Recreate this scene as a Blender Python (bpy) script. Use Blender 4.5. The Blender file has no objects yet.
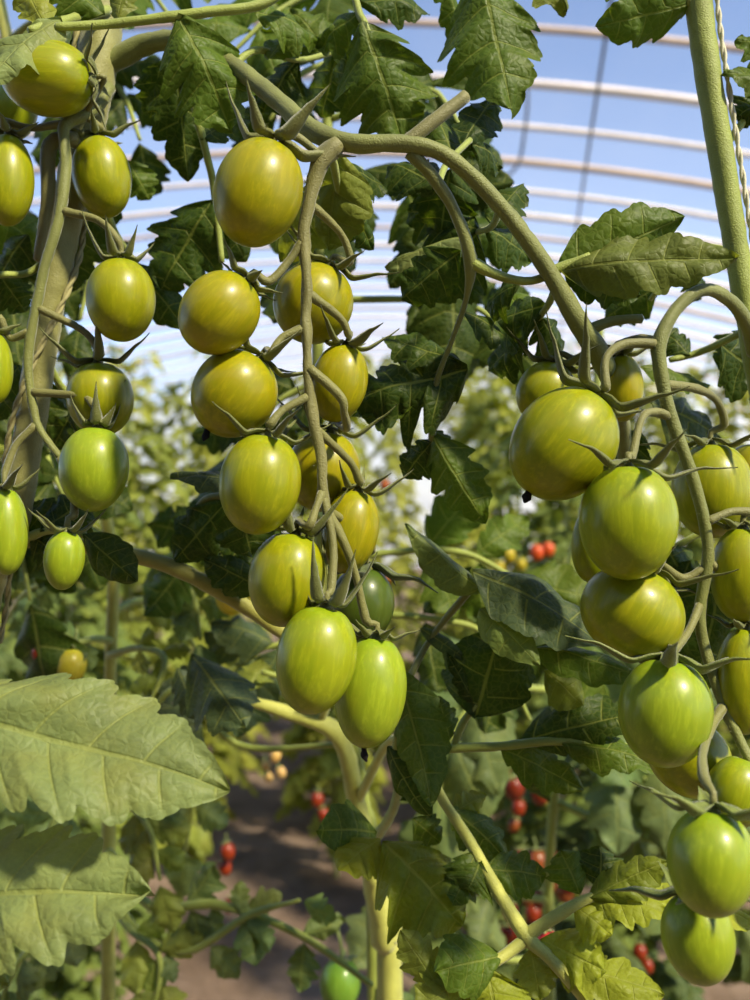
import bpy, math, random
from mathutils import Vector, Matrix, noise

C = bpy.context.scene.collection
PI = math.pi
CAM = Vector((0, 0, 1.2))
F = 900.0          # focal length in pixels of a 750 x 1000 frame


def W(px, py, d):
    return Vector(((px - 375) / F * d, d, CAM.z + (500 - py) / F * d))


def V(*a):
    return Vector(a)


# ------------------------------------------------------------------ mesh builder
class MB:
    def __init__(self):
        self.v, self.f, self.uv = [], [], []

    def add(self, vs, fs, uvs=None):
        o = len(self.v)
        self.v += vs
        self.f += [tuple(i + o for i in f) for f in fs]
        self.uv += uvs if uvs else [(0.5, 0.5)] * len(vs)


def catmull(pts, step):
    """pts: [(Vector, r)]; resampled to a smooth chain."""
    if len(pts) == 2:
        a, b = pts
        n = max(2, int((b[0] - a[0]).length / step))
        return [(a[0].lerp(b[0], i / n), a[1] + (b[1] - a[1]) * i / n) for i in range(n + 1)]
    P = [(pts[0][0] * 2 - pts[1][0], pts[0][1])] + list(pts) + [(pts[-1][0] * 2 - pts[-2][0], pts[-1][1])]
    out = []
    for k in range(1, len(P) - 2):
        p0, p1, p2, p3 = (P[k + j][0] for j in (-1, 0, 1, 2))
        n = max(2, min(40, int((p2 - p1).length / step)))
        for i in range(n):
            t = i / n
            q = 0.5 * ((2 * p1) + (p2 - p0) * t + (2 * p0 - 5 * p1 + 4 * p2 - p3) * t * t + (3 * p1 - p0 - 3 * p2 + p3) * t ** 3)
            out.append((q, P[k][1] + (P[k + 1][1] - P[k][1]) * (t * t * (3 - 2 * t))))
    out.append(pts[-1])
    return out


def frames(chain):
    out, nrm = [], None
    for i, (p, r) in enumerate(chain):
        a = chain[max(0, i - 1)][0]
        b = chain[min(len(chain) - 1, i + 1)][0]
        t = (b - a)
        t = t.normalized() if t.length > 1e-9 else V(0, 0, 1)
        if nrm is None:
            nrm = t.cross(V(0.3, 1, 0.2)).normalized()
        nrm = (nrm - t * nrm.dot(t))
        nrm = nrm.normalized() if nrm.length > 1e-6 else t.orthogonal().normalized()
        out.append((p, r, t, nrm, t.cross(nrm)))
    return out


def tube(mb, pts, n=9, step=0.004, wob=0.06, seed=0, flat=1.0, ridges=0):
    ch = frames(catmull(pts, step))
    vs, fs = [], []
    for i, (p, r, t, a, b) in enumerate(ch):
        for k in range(n):
            th = 2 * PI * k / n
            rr = r * (1 + wob * (noise.noise(V(p.x * 130 + seed, p.y * 130 + math.cos(th), p.z * 130 + math.sin(th))) + 0.8 * noise.noise(V(p.x * 420 + seed, p.y * 420 + 2 * math.cos(th), p.z * 420 + 2 * math.sin(th)))))
            if ridges:
                rr *= 1 + 0.07 * math.cos(ridges * th + i * 0.03)
            vs.append(p + a * (math.cos(th) * rr) + b * (math.sin(th) * rr * flat))
    m = len(ch)
    for i in range(m - 1):
        for k in range(n):
            k2 = (k + 1) % n
            fs.append((i * n + k, i * n + k2, (i + 1) * n + k2, (i + 1) * n + k))
    vs.append(ch[0][0] - ch[0][2] * ch[0][1] * 0.3)
    vs.append(ch[-1][0] + ch[-1][2] * ch[-1][1] * 0.5)
    for k in range(n):
        k2 = (k + 1) % n
        fs.append((m * n, k2, k))
        fs.append((m * n + 1, (m - 1) * n + k, (m - 1) * n + k2))
    mb.add(vs, fs)


def strip(mb, pts, side, thick=0.00022, n=8):
    """A tapering blade (sepal): pts [(Vector, half width)], SIDE: its width direction."""
    ch = catmull(pts, 0.0012)
    vs, fs = [], []
    for i, (p, r) in enumerate(ch):
        a = ch[max(0, i - 1)][0]
        b = ch[min(len(ch) - 1, i + 1)][0]
        t = (b - a).normalized()
        s = (side - t * side.dot(t)).normalized()
        u = t.cross(s)
        for k in range(n):
            th = 2 * PI * k / n
            c = math.cos(th)
            vs.append(p + s * (c * r) + u * (math.sin(th) * max(thick, r * 0.10) + 0.75 * r * c * c))
    m = len(ch)
    for i in range(m - 1):
        for k in range(n):
            k2 = (k + 1) % n
            fs.append((i * n + k, i * n + k2, (i + 1) * n + k2, (i + 1) * n + k))
    fs.append(tuple(range(n)))
    fs.append(tuple((m - 1) * n + k for k in reversed(range(n))))
    mb.add(vs, fs)


def env(u):
    return (max(u, 0) ** 0.5) * (max(1 - u, 0) ** 0.85) / 0.4083


def leaflet(mb, b, t, w, n=(0, -1, 0.35), fold=0.22, bend=0.08, curl=0.25, wave=0.05, lobes=3.8,
            depth=0.40, puff=0.035, seed=0, nu=54, nv=16, sweep=0.62, asym=0.0, side_bend=0.0, twist=0.0):
    R = random.Random(seed * 7919 + 13)
    L = (t - b).length
    X = (t - b) / L
    N = Vector(n)
    N = (N - X * N.dot(X))
    N = N.normalized() if N.length > 1e-4 else X.orthogonal().normalized()
    Y = N.cross(X)
    ph = (R.random(), R.random())
    fq = R.uniform(1.6, 2.6)
    vs, uvs, fs = [], [], []
    for i in range(nu + 1):
        u = i / nu
        for j in range(nv + 1):
            v = 2 * j / nv - 1
            s = 0 if v < 0 else 1
            x = u * lobes + ph[s]
            tt = x - math.floor(x)
            jit = 0.75 + 0.5 * noise.noise(V(math.floor(x) * 3.1 + seed, s * 9.7, 1.3))
            saw = math.sin(PI * tt ** 1.7) ** 0.62
            x2 = u * lobes * 3 + ph[1 - s]
            t2 = x2 - math.floor(x2)
            saw2 = math.sin(PI * t2 ** 1.5) ** 0.7
            fac = 1 + 0.10 * noise.noise(V(u * 4 + seed * 2.3, s * 5.0, 0.5)) - depth * jit * (1 - saw) * min(1, (1 - u) * 3.2) - 0.16 * depth * (1 - saw2)
            half = w / 2 * env(u) * fac * (1 + asym * (1 if s else -1))
            av = abs(v)
            y = v * half
            px = u * L + sweep * av ** 1.3 * half * (1 - 0.7 * u)
            q = (tt - 0.66) % 1.0
            bump = math.sin(PI * q) ** 0.7 * min(1, av * 3.5) * (1 - 0.45 * av)
            z = bend * L * 4 * u * (1 - u) - fold * abs(y) - curl * y * y / (w / 2 + 1e-9) + puff * w * bump
            z += wave * w * av ** 1.6 * math.sin(fq * 2 * PI * u + (2.1 if s else 0) + seed)
            z += 0.10 * w * noise.noise(V(u * 2.2 + seed * 1.7, v * 1.3, seed * 0.37))
            z += twist * y * u
            yy = y + side_bend * L * 4 * u * (1 - u)
            vs.append(b + X * px + Y * yy + N * z)
            uvs.append((x - 0.66 + 10, v))
    c = nv + 1
    for i in range(nu):
        for j in range(nv):
            fs.append((i * c + j, (i + 1) * c + j, (i + 1) * c + j + 1, i * c + j + 1))
    mb.add(vs, fs, uvs)


def lathe(mb, prof, n=40, lobes=3, amp=0.012, ph=0.0):
    vs, fs, uvs = [], [], []
    m = len(prof)
    for i, (r, z) in enumerate(prof):
        for k in range(n):
            th = 2 * PI * k / n
            rr = r * (1 + amp * math.cos(lobes * th + ph) + amp * 0.6 * math.cos(2 * th + ph * 2.3))
            vs.append(V(rr * math.cos(th), rr * math.sin(th), z))
            uvs.append((k / n, i / (m - 1)))
    for i in range(m - 1):
        for k in range(n):
            k2 = (k + 1) % n
            fs.append((i * n + k, (i + 1) * n + k, (i + 1) * n + k2, i * n + k2))
    vs += [V(0, 0, prof[0][1]), V(0, 0, prof[-1][1])]
    uvs += [(0.5, 0), (0.5, 1)]
    for k in range(n):
        k2 = (k + 1) % n
        fs.append((m * n, k, k2))
        fs.append((m * n + 1, (m - 1) * n + k2, (m - 1) * n + k))
    mb.add(vs, fs, uvs)


# ------------------------------------------------------------------ objects
def wloc(o):
    p = Vector((0, 0, 0))
    while o is not None:
        p += o.location
        o = o.parent
    return p


def build(name, mb, mat, parent=None, color=(1, 1, 1), label=None):
    off = wloc(parent)
    me = bpy.data.meshes.new(name)
    me.from_pydata([tuple(p - off) for p in mb.v], [], mb.f)
    uvl = me.uv_layers.new(name='UVMap')
    idx = [0] * len(me.loops)
    me.loops.foreach_get('vertex_index', idx)
    flat = []
    for i in idx:
        flat += mb.uv[i]
    uvl.data.foreach_set('uv', flat)
    me.polygons.foreach_set('use_smooth', [True] * len(me.polygons))
    me.materials.append(mat)
    me.update()
    o = bpy.data.objects.new(name, me)
    C.objects.link(o)
    o.parent = parent
    o.color = (*color, 1)
    if label:
        o['label'] = label
    return o


def thing(name, label, cat, loc, group=None):
    o = bpy.data.objects.new(name, None)
    o.empty_display_size = 0.01
    C.objects.link(o)
    o.location = loc
    o['label'] = label
    o['category'] = cat
    if group:
        o['group'] = group
    return o


def tag(o, label, cat, group=None):
    o['label'] = label
    o['category'] = cat
    if group:
        o['group'] = group
    return o


def copy_tree(o, parent=None):
    c = o.copy()
    C.objects.link(c)
    c.parent = parent
    for ch in list(o.children):
        copy_tree(ch, c)
    return c


# ------------------------------------------------------------------ materials
class NT:
    def __init__(self, name):
        self.m = bpy.data.materials.new(name)
        self.m.use_nodes = True
        self.t = self.m.node_tree
        self.t.nodes.clear()
        self.out = self.t.nodes.new('ShaderNodeOutputMaterial')

    def n(self, kind, **kw):
        x = self.t.nodes.new('ShaderNode' + kind)
        for k, v in kw.items():
            setattr(x, k, v)
        return x

    def put(self, sock, val):
        if hasattr(val, 'links'):
            self.t.links.new(val, sock)
        elif isinstance(val, tuple) and len(val) == 3 and sock.type == 'RGBA':
            sock.default_value = (*val, 1)
        else:
            sock.default_value = val

    def math(self, op, a, b=0.0, c=None, clamp=False):
        x = self.n('Math', operation=op, use_clamp=clamp)
        self.put(x.inputs[0], a)
        self.put(x.inputs[1], b)
        if c is not None:
            self.put(x.inputs[2], c)
        return x.outputs[0]

    def mix(self, f, a, b, mode='MIX'):
        x = self.n('Mix', data_type='RGBA', blend_type=mode)
        self.put(x.inputs[0], f)
        self.put(x.inputs[6], a)
        self.put(x.inputs[7], b)
        return x.outputs[2]

    def ramp(self, f, a, b, lo=0.0, hi=1.0, smooth=True):
        x = self.n('MapRange', interpolation_type='SMOOTHSTEP' if smooth else 'LINEAR')
        self.put(x.inputs[0], f)
        for i, q in enumerate((a, b, lo, hi)):
            self.put(x.inputs[i + 1], q)
        return x.outputs[0]

    def noise(self, vec, scale, detail=3, rough=0.5, dist=0.0):
        x = self.n('TexNoise')
        if vec is not None:
            self.put(x.inputs['Vector'], vec)
        x.inputs['Scale'].default_value = scale
        x.inputs['Detail'].default_value = detail
        x.inputs['Roughness'].default_value = rough
        x.inputs['Distortion'].default_value = dist
        return x.outputs[0]

    def bump(self, h, strength, distance):
        x = self.n('Bump')
        x.inputs['Strength'].default_value = strength
        x.inputs['Distance'].default_value = distance
        self.put(x.inputs['Height'], h)
        return x.outputs[0]

    def bsdf(self, col, rough, spec=0.5, normal=None, **kw):
        x = self.n('BsdfPrincipled')
        self.put(x.inputs['Base Color'], col)
        self.put(x.inputs['Roughness'], rough)
        x.inputs['Specular IOR Level'].default_value = spec
        if normal is not None:
            self.put(x.inputs['Normal'], normal)
        for k, v in kw.items():
            self.put(x.inputs[k.replace('_', ' ')], v)
        return x.outputs[0]

    def done(self, s):
        self.t.links.new(s, self.out.inputs['Surface'])
        return self.m


def mat_leaf():
    k = NT('tomato_leaf')
    oc = k.n('TexCoord').outputs['Object']
    uv = k.n('UVMap', uv_map='UVMap').outputs[0]
    sp = k.n('SeparateXYZ')
    k.put(sp.inputs[0], uv)
    fx = k.math('PINGPONG', sp.outputs[0], 0.5)
    av = k.math('ABSOLUTE', sp.outputs[1])
    sec = k.ramp(fx, 0.012, 0.04, 1, 0)
    sec = k.math('MULTIPLY', sec, k.ramp(av, 0.55, 0.98, 1, 0))
    mid = k.ramp(av, 0.02, 0.055, 1, 0)
    veins = k.math('MAXIMUM', sec, mid)
    vo = k.n('TexVoronoi', feature='DISTANCE_TO_EDGE')
    wn = k.n('TexNoise')
    k.put(wn.inputs['Vector'], oc)
    wn.inputs['Scale'].default_value = 180
    off = k.n('VectorMath', operation='MULTIPLY_ADD')
    k.put(off.inputs[0], wn.outputs['Color'])
    off.inputs[1].default_value = (0.004, 0.004, 0.004)
    k.put(off.inputs[2], oc)
    k.put(vo.inputs['Vector'], off.outputs[0])
    vo.inputs['Scale'].default_value = 260
    net = k.ramp(vo.outputs['Distance'], 0.0, 0.10, 1, 0)
    big = k.noise(oc, 45, 4, 0.6)
    fine = k.noise(oc, 600, 3, 0.6)
    oi = k.n('ObjectInfo')
    col = oi.outputs['Color']
    val = k.math('ADD', k.math('MULTIPLY_ADD', big, 0.9, 0.38), k.math('MULTIPLY', fine, 0.3))
    c1 = k.mix(1.0, col, k.combine(val) if hasattr(k, 'combine') else val, 'MULTIPLY')
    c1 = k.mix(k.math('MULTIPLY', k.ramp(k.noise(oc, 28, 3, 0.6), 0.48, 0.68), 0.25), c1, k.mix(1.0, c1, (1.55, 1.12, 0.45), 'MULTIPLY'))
    lite = k.mix(0.5, c1, (0.34, 0.36, 0.08))
    c2 = k.mix(k.math('MULTIPLY', veins, 0.72), c1, lite)
    c2 = k.mix(k.math('MULTIPLY', net, 0.20), c2, lite)
    geo = k.n('NewGeometry')
    under = k.mix(0.30, c2, (0.17, 0.20, 0.07))
    c3 = k.mix(k.math('MULTIPLY', geo.outputs['Backfacing'], 0.75), c2, under)
    h = k.math('ADD', k.math('MULTIPLY', vo.outputs['Distance'], 1.6), k.math('MULTIPLY', fine, 0.35))
    h = k.math('SUBTRACT', h, k.math('MULTIPLY', veins, 0.8))
    nr = k.bump(h, 0.6, 0.0007)
    p = k.bsdf(c3, 0.48, 0.20, nr)
    tr = k.n('BsdfTranslucent')
    k.put(tr.inputs['Color'], k.mix(1.0, c3, (1.5, 1.45, 0.45), 'MULTIPLY'))
    k.put(tr.inputs['Normal'], nr)
    mx = k.n('MixShader')
    mx.inputs[0].default_value = 0.36
    k.t.links.new(p, mx.inputs[1])
    k.t.links.new(tr.outputs[0], mx.inputs[2])
    return k.done(mx.outputs[0])


def mat_stem():
    k = NT('tomato_stem')
    oc = k.n('TexCoord').outputs['Object']
    col = k.n('ObjectInfo').outputs['Color']
    a = k.noise(oc, 70, 4, 0.6)
    b = k.noise(oc, 1500, 2, 0.6)
    c = k.mix(1.0, col, k.math('MULTIPLY_ADD', a, 0.8, 0.62), 'MULTIPLY')
    spots = k.ramp(b, 0.62, 0.72, 0, 1)
    c = k.mix(k.math('MULTIPLY', spots, 0.45), c, (0.12, 0.10, 0.03))
    nr = k.bump(k.math('ADD', b, k.math('MULTIPLY', a, 1.5)), 0.5, 0.0008)
    return k.done(k.bsdf(c, 0.5, 0.35, nr, Sheen_Weight=0.25, Sheen_Roughness=0.4))


def mat_tomato():
    k = NT('plum_tomato_skin')
    tc = k.n('TexCoord')
    oi = k.n('ObjectInfo')
    mp = k.n('Mapping')
    k.put(mp.inputs['Vector'], tc.outputs['Object'])
    mp.inputs['Scale'].default_value = (1, 1, 0.16)
    add = k.n('VectorMath', operation='ADD')
    k.put(add.inputs[0], mp.outputs[0])
    k.put(add.inputs[1], k.math('MULTIPLY', oi.outputs['Random'], 3.0))
    st = k.noise(add.outputs[0], 420, 5, 0.7, 0.4)
    st2 = k.noise(add.outputs[0], 120, 3, 0.6, 0.6)
    pat = k.noise(tc.outputs['Object'], 90, 3, 0.55)
    sp = k.n('SeparateXYZ')
    k.put(sp.inputs[0], tc.outputs['Generated'])
    col = oi.outputs['Color']
    pale = k.mix(1.0, col, (1.5, 1.45, 1.9), 'MULTIPLY')
    deep = k.mix(1.0, col, (0.70, 0.80, 0.7), 'MULTIPLY')
    c = k.mix(k.ramp(st2, 0.30, 0.70, 0.35, 1), deep, col)
    c = k.mix(k.math('MULTIPLY', k.ramp(st, 0.44, 0.74), 0.62), c, pale)
    c = k.mix(k.math('MULTIPLY', k.ramp(pat, 0.45, 0.75), 0.35), c, k.mix(1.0, col, (1.12, 0.94, 0.8), 'MULTIPLY'))
    c = k.mix(k.ramp(sp.outputs[2], 0.86, 1.0, 0, 0.5), c, k.mix(1.0, col, (0.75, 1.0, 0.9), 'MULTIPLY'))
    nr = k.bump(k.noise(tc.outputs['Object'], 160, 2), 0.08, 0.0015)
    p = k.bsdf(c, 0.36, 0.26, nr, Subsurface_Weight=0.08, Subsurface_Scale=0.003, Coat_Weight=0.22, Coat_Roughness=0.13, Coat_IOR=1.4)
    return k.done(p)


def mat_plain(name, col, rough, scale=60, var=0.4, bump=0.3, dist=0.001, spec=0.3, **kw):
    k = NT(name)
    oc = k.n('TexCoord').outputs['Object']
    a = k.noise(oc, scale, 5, 0.6)
    c = k.mix(1.0, col, k.math('MULTIPLY_ADD', a, 2 * var, 1 - var), 'MULTIPLY')
    return k.done(k.bsdf(c, rough, spec, k.bump(a, bump, dist), **kw))


def mat_soil():
    k = NT('greenhouse_soil')
    oc = k.n('TexCoord').outputs['Object']
    a = k.noise(oc, 3.0, 6, 0.65)
    b = k.noise(oc, 40, 6, 0.7)
    c = k.mix(k.ramp(a, 0.35, 0.65), (0.17, 0.115, 0.085), (0.28, 0.20, 0.155))
    c = k.mix(k.math('MULTIPLY', k.ramp(b, 0.5, 0.75), 0.5), c, (0.10, 0.07, 0.045))
    return k.done(k.bsdf(c, 0.9, 0.15, k.bump(b, 0.8, 0.02)))


def mat_film(haze=0.0):
    k = NT('polythene_film')
    oc = k.n('TexCoord').outputs['Object']
    lw = k.n('LayerWeight')
    lw.inputs['Blend'].default_value = 0.5
    mp = k.n('Mapping')
    k.put(mp.inputs['Vector'], oc)
    mp.inputs['Scale'].default_value = (1.0, 0.25, 1.0)
    d = k.noise(mp.outputs[0], 2.2, 4, 0.6)
    f = k.math('ADD', k.math('MULTIPLY_ADD', d, 0.10, -0.02 if haze == 0 else haze), k.math('MULTIPLY', k.math('POWER', lw.outputs['Facing'], 4.0), 0.85), clamp=True)
    tr = k.n('BsdfTransparent')
    tr.inputs[0].default_value = (0.97, 0.98, 1.0, 1)
    tl = k.n('BsdfTranslucent')
    tl.inputs[0].default_value = (0.92, 0.90, 0.92, 1)
    df = k.n('BsdfDiffuse')
    df.inputs[0].default_value = (0.88, 0.86, 0.86, 1)
    m0 = k.n('MixShader')
    m0.inputs[0].default_value = 0.4 if haze == 0 else 0.7
    k.t.links.new(tl.outputs[0], m0.inputs[1])
    k.t.links.new(df.outputs[0], m0.inputs[2])
    mx = k.n('MixShader')
    k.put(mx.inputs[0], f)
    k.t.links.new(tr.outputs[0], mx.inputs[1])
    k.t.links.new(m0.outputs[0], mx.inputs[2])
    return k.done(mx.outputs[0])


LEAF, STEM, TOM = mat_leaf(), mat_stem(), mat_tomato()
SOIL, FILM, FILM2 = mat_soil(), mat_film(), mat_film(0.85)
PIPE = mat_plain('pale_hoop_pipe', (0.80, 0.70, 0.66), 0.6, 8, 0.25, 0.1)
PIPE2 = mat_plain('tan_hoop_pipe', (0.62, 0.48, 0.40), 0.6, 8, 0.25, 0.1)
FILL_BLOCK = mat_plain('fill_blocking_wall', (0.22, 0.16, 0.11), 0.9, 6, 0.3, 0.6, 0.01)  # unseen wall behind the camera, made dark to cut front fill
WIRE = mat_plain('dark_wire', (0.05, 0.05, 0.06), 0.5)
TWINE = mat_plain('twine', (0.55, 0.52, 0.36), 0.8, 400, 0.35, 0.4)
TWINE2 = mat_plain('stained_twine', (0.30, 0.27, 0.12), 0.8, 400, 0.35, 0.4)
DRY = mat_plain('dried_blossom', (0.012, 0.010, 0.008), 0.9, 600, 0.5, 0.6)

# colours (linear albedo)
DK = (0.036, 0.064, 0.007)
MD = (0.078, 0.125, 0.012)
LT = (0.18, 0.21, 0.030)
BM = (0.125, 0.175, 0.060)  # BM and LM: sunlight put into the colour of shaded leaves
LM = (0.20, 0.235, 0.045)
YL = (0.25, 0.285, 0.022)
BL = (0.060, 0.088, 0.040)     # blue-green, older
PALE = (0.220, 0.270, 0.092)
ST = (0.165, 0.176, 0.042)     # stem olive
STB = (0.170, 0.158, 0.050)    # browner stem
STG = (0.25, 0.29, 0.05)       # fresh stem
STY = (0.40, 0.40, 0.08)


def pts(spec):
    """[(px, py, d, r_px)] -> [(Vector, radius)]"""
    return [(W(a, b, d), r * d / F) for a, b, d, r in spec]


# ------------------------------------------------------------------ the setting
A = Vector((160 / 900, 1, 0)).normalized()     # tunnel axis
S = Vector((A.y, -A.x, 0))                     # to its side
CROWN = -2.55                                  # crown line, to the side of the camera
RT, ZC = 16.0, -12.42                            # arch radius and centre height


def arch(th, s, r=RT):
    return A * s + S * (CROWN + r * math.sin(th)) + V(0, 0, ZC + r * math.cos(th))


TH = math.acos(-ZC / RT)


def setting():
    mb = MB()
    n, m = 48, 60
    vs, fs = [], []
    for i in range(m + 1):
        s = -3 + 19 * i / m
        for j in range(n + 1):
            th = -TH + 2 * TH * j / n
            sag = 0.02 * abs(math.sin(PI * (s - 1.42) / 0.56))
            vs.append(arch(th, s, RT - sag + 0.03))
    for i in range(m):
        for j in range(n):
            fs.append((i * (n + 1) + j, i * (n + 1) + j + 1, (i + 1) * (n + 1) + j + 1, (i + 1) * (n + 1) + j))
    mb.add(vs, fs)
    o = build('ceiling', mb, FILM)
    o['kind'] = 'structure'
    o['label'] = 'clear polythene film over the arched greenhouse roof'
    for nm, s in (('wall_far', 16.0), ('wall_near', -3.0)):
        mb = MB()
        row = [arch(-TH + 2 * TH * j / n, s, RT + 0.03) for j in range(n + 1)]
        vs = row + [V(p.x, p.y, 0) for p in row]
        # fan of vertical strips
        fs = []
        for j in range(n):
            fs.append((j, j + 1, n + 2 + j, n + 1 + j))
        mb.add(vs, fs)
        o = build(nm, mb, FILM2 if nm == 'wall_far' else FILL_BLOCK)
        o['kind'] = 'structure'
        o['label'] = 'polythene end wall of the greenhouse' if nm == 'wall_far' else 'unseen back wall, made earth brown to cut fill light'
    mb = MB()
    g = 110
    vs, fs = [], []
    for i in range(g + 1):
        for j in range(g + 1):
            p = A * (-3.2 + 20 * i / g) + S * (CROWN - 11 + 22 * j / g)
            z = 0.05 * noise.noise(V(p.x * 1.3, p.y * 1.3, 0)) - 0.03
            vs.append(V(p.x, p.y, z))
    for i in range(g):
        for j in range(g):
            fs.append((i * (g + 1) + j, i * (g + 1) + j + 1, (i + 1) * (g + 1) + j + 1, (i + 1) * (g + 1) + j))
    mb.add(vs, fs)
    o = build('floor', mb, SOIL)
    o['kind'] = 'structure'
    o['label'] = 'bare brown soil between the rows of plants'
    k = 0
    s = 1.42
    while s < 15.5:
        k += 1
        mb = MB()
        tube(mb, [(arch(-TH + 2 * TH * j / 40, s), 0.019 + 0.006 * (k % 2)) for j in range(41)], n=8, step=0.3, wob=0.02)
        o = build('trim_%d' % k, mb, PIPE if k % 3 else PIPE2)
        o['kind'] = 'structure'
        o['label'] = 'pale pipe hoop carrying the greenhouse film'
        s += 0.56
    # lengthwise wire under the hoops
    th = math.asin((0.32 - CROWN) / RT)
    mb = MB()
    tube(mb, [(arch(th, q, RT - 0.034), 0.009) for q in (-2.8, 2, 6, 10, 15.8)], n=7, step=0.4, wob=0)
    o = build('roof_wire', mb, WIRE)
    tag(o, 'straight dark wire running lengthwise beneath the pale roof hoops', 'wire')
    mb = MB()
    tube(mb, pts([(472, 92, 4.2, 1.6), (524, 80, 4.2, 1.6), (522, 150, 4.2, 1.6), (512, 172, 4.2, 1.6), (490, 186, 4.2, 1.4), (478, 200, 4.2, 1.2)]), n=6, step=0.03, wob=0)
    o = build('loose_wire', mb, WIRE)
    tag(o, 'thin loose wire dangling in a bend from a roof hoop', 'wire')


setting()

# ------------------------------------------------------------------ tomatoes
TOMS = []


def egg(a, b, k=0.0, p=0.97, m=26, dimple=0.09):
    """profile from blossom end (z = -a) to stem end (z = +a)"""
    out = []
    for i in range(m + 1):
        t = PI * (0.03 + 0.97 * i / m) if i < m else PI
        t = 0.05 + (PI - 0.10) * i / m
        z = -a * math.cos(t)
        r = b * math.sin(t) ** p * (1 + k * (-math.cos(t)))
        if z > 0.86 * a:
            z -= dimple * a * ((z / a - 0.86) / 0.14) ** 2 * (1 - r / b) * 1.1
        out.append((r, z))
    return out


def tomato(label, px, py, d, rx, ry, ang=0, fwd=0.15, col=(0.42, 0.40, 0.03), k=0.04, hang=None, sep=0.95, curl=0.55,
           sn=5, spin=0.0, tip=False, group=None, scol=None, calyx=True, sw=1.0, prio=0):
    TOMS.append(dict(label=label, px=px, py=py, d=d, rx=rx, ry=ry, ang=ang, fwd=fwd, col=col, k=k, hang=hang, sep=sep, curl=curl,
                     sn=sn, spin=spin, tip=tip, group=group, scol=scol, calyx=calyx, sw=sw))


def axis_of(t):
    a = math.radians(t['ang'])
    return V(math.sin(a), -t['fwd'], -math.cos(a)).normalized()     # stem end -> blossom end


def relax():
    """move fruit apart along the line of sight where two would share space"""
    def rad(t, u):
        ax = axis_of(t)
        c = u.dot(ax)
        a, b = t['ry'] * t['d'] / F, t['rx'] * t['d'] / F
        return 1 / math.sqrt(c * c / a ** 2 + (1 - c * c) / b ** 2)
    for it in range(60):
        moved = False
        for i in range(len(TOMS)):
            for j in range(i + 1, len(TOMS)):
                p, q = TOMS[i], TOMS[j]
                if abs(p['px'] - q['px']) > 130 or abs(p['py'] - q['py']) > 130:
                    continue
                dv = W(q['px'], q['py'], q['d']) - W(p['px'], p['py'], p['d'])
                u = dv.normalized()
                gap = dv.length - 0.99 * (rad(p, u) + rad(q, u))
                if gap < 0:
                    s = 1 if q['d'] >= p['d'] else -1
                    q['d'] += s * 0.0008
                    p['d'] -= s * 0.0008
                    moved = True
        if not moved:
            break


TRUSS = []      # sampled centre lines of the fruit trusses


def truss_surface(p, prev):
    best = min(TRUSS, key=lambda c: (c[0] - p).length) if TRUSS else None
    if best is None or (best[0] - p).length > 0.02:
        return p
    q, r = best
    return q + (prev - q).normalized() * (r * 0.6)


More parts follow.
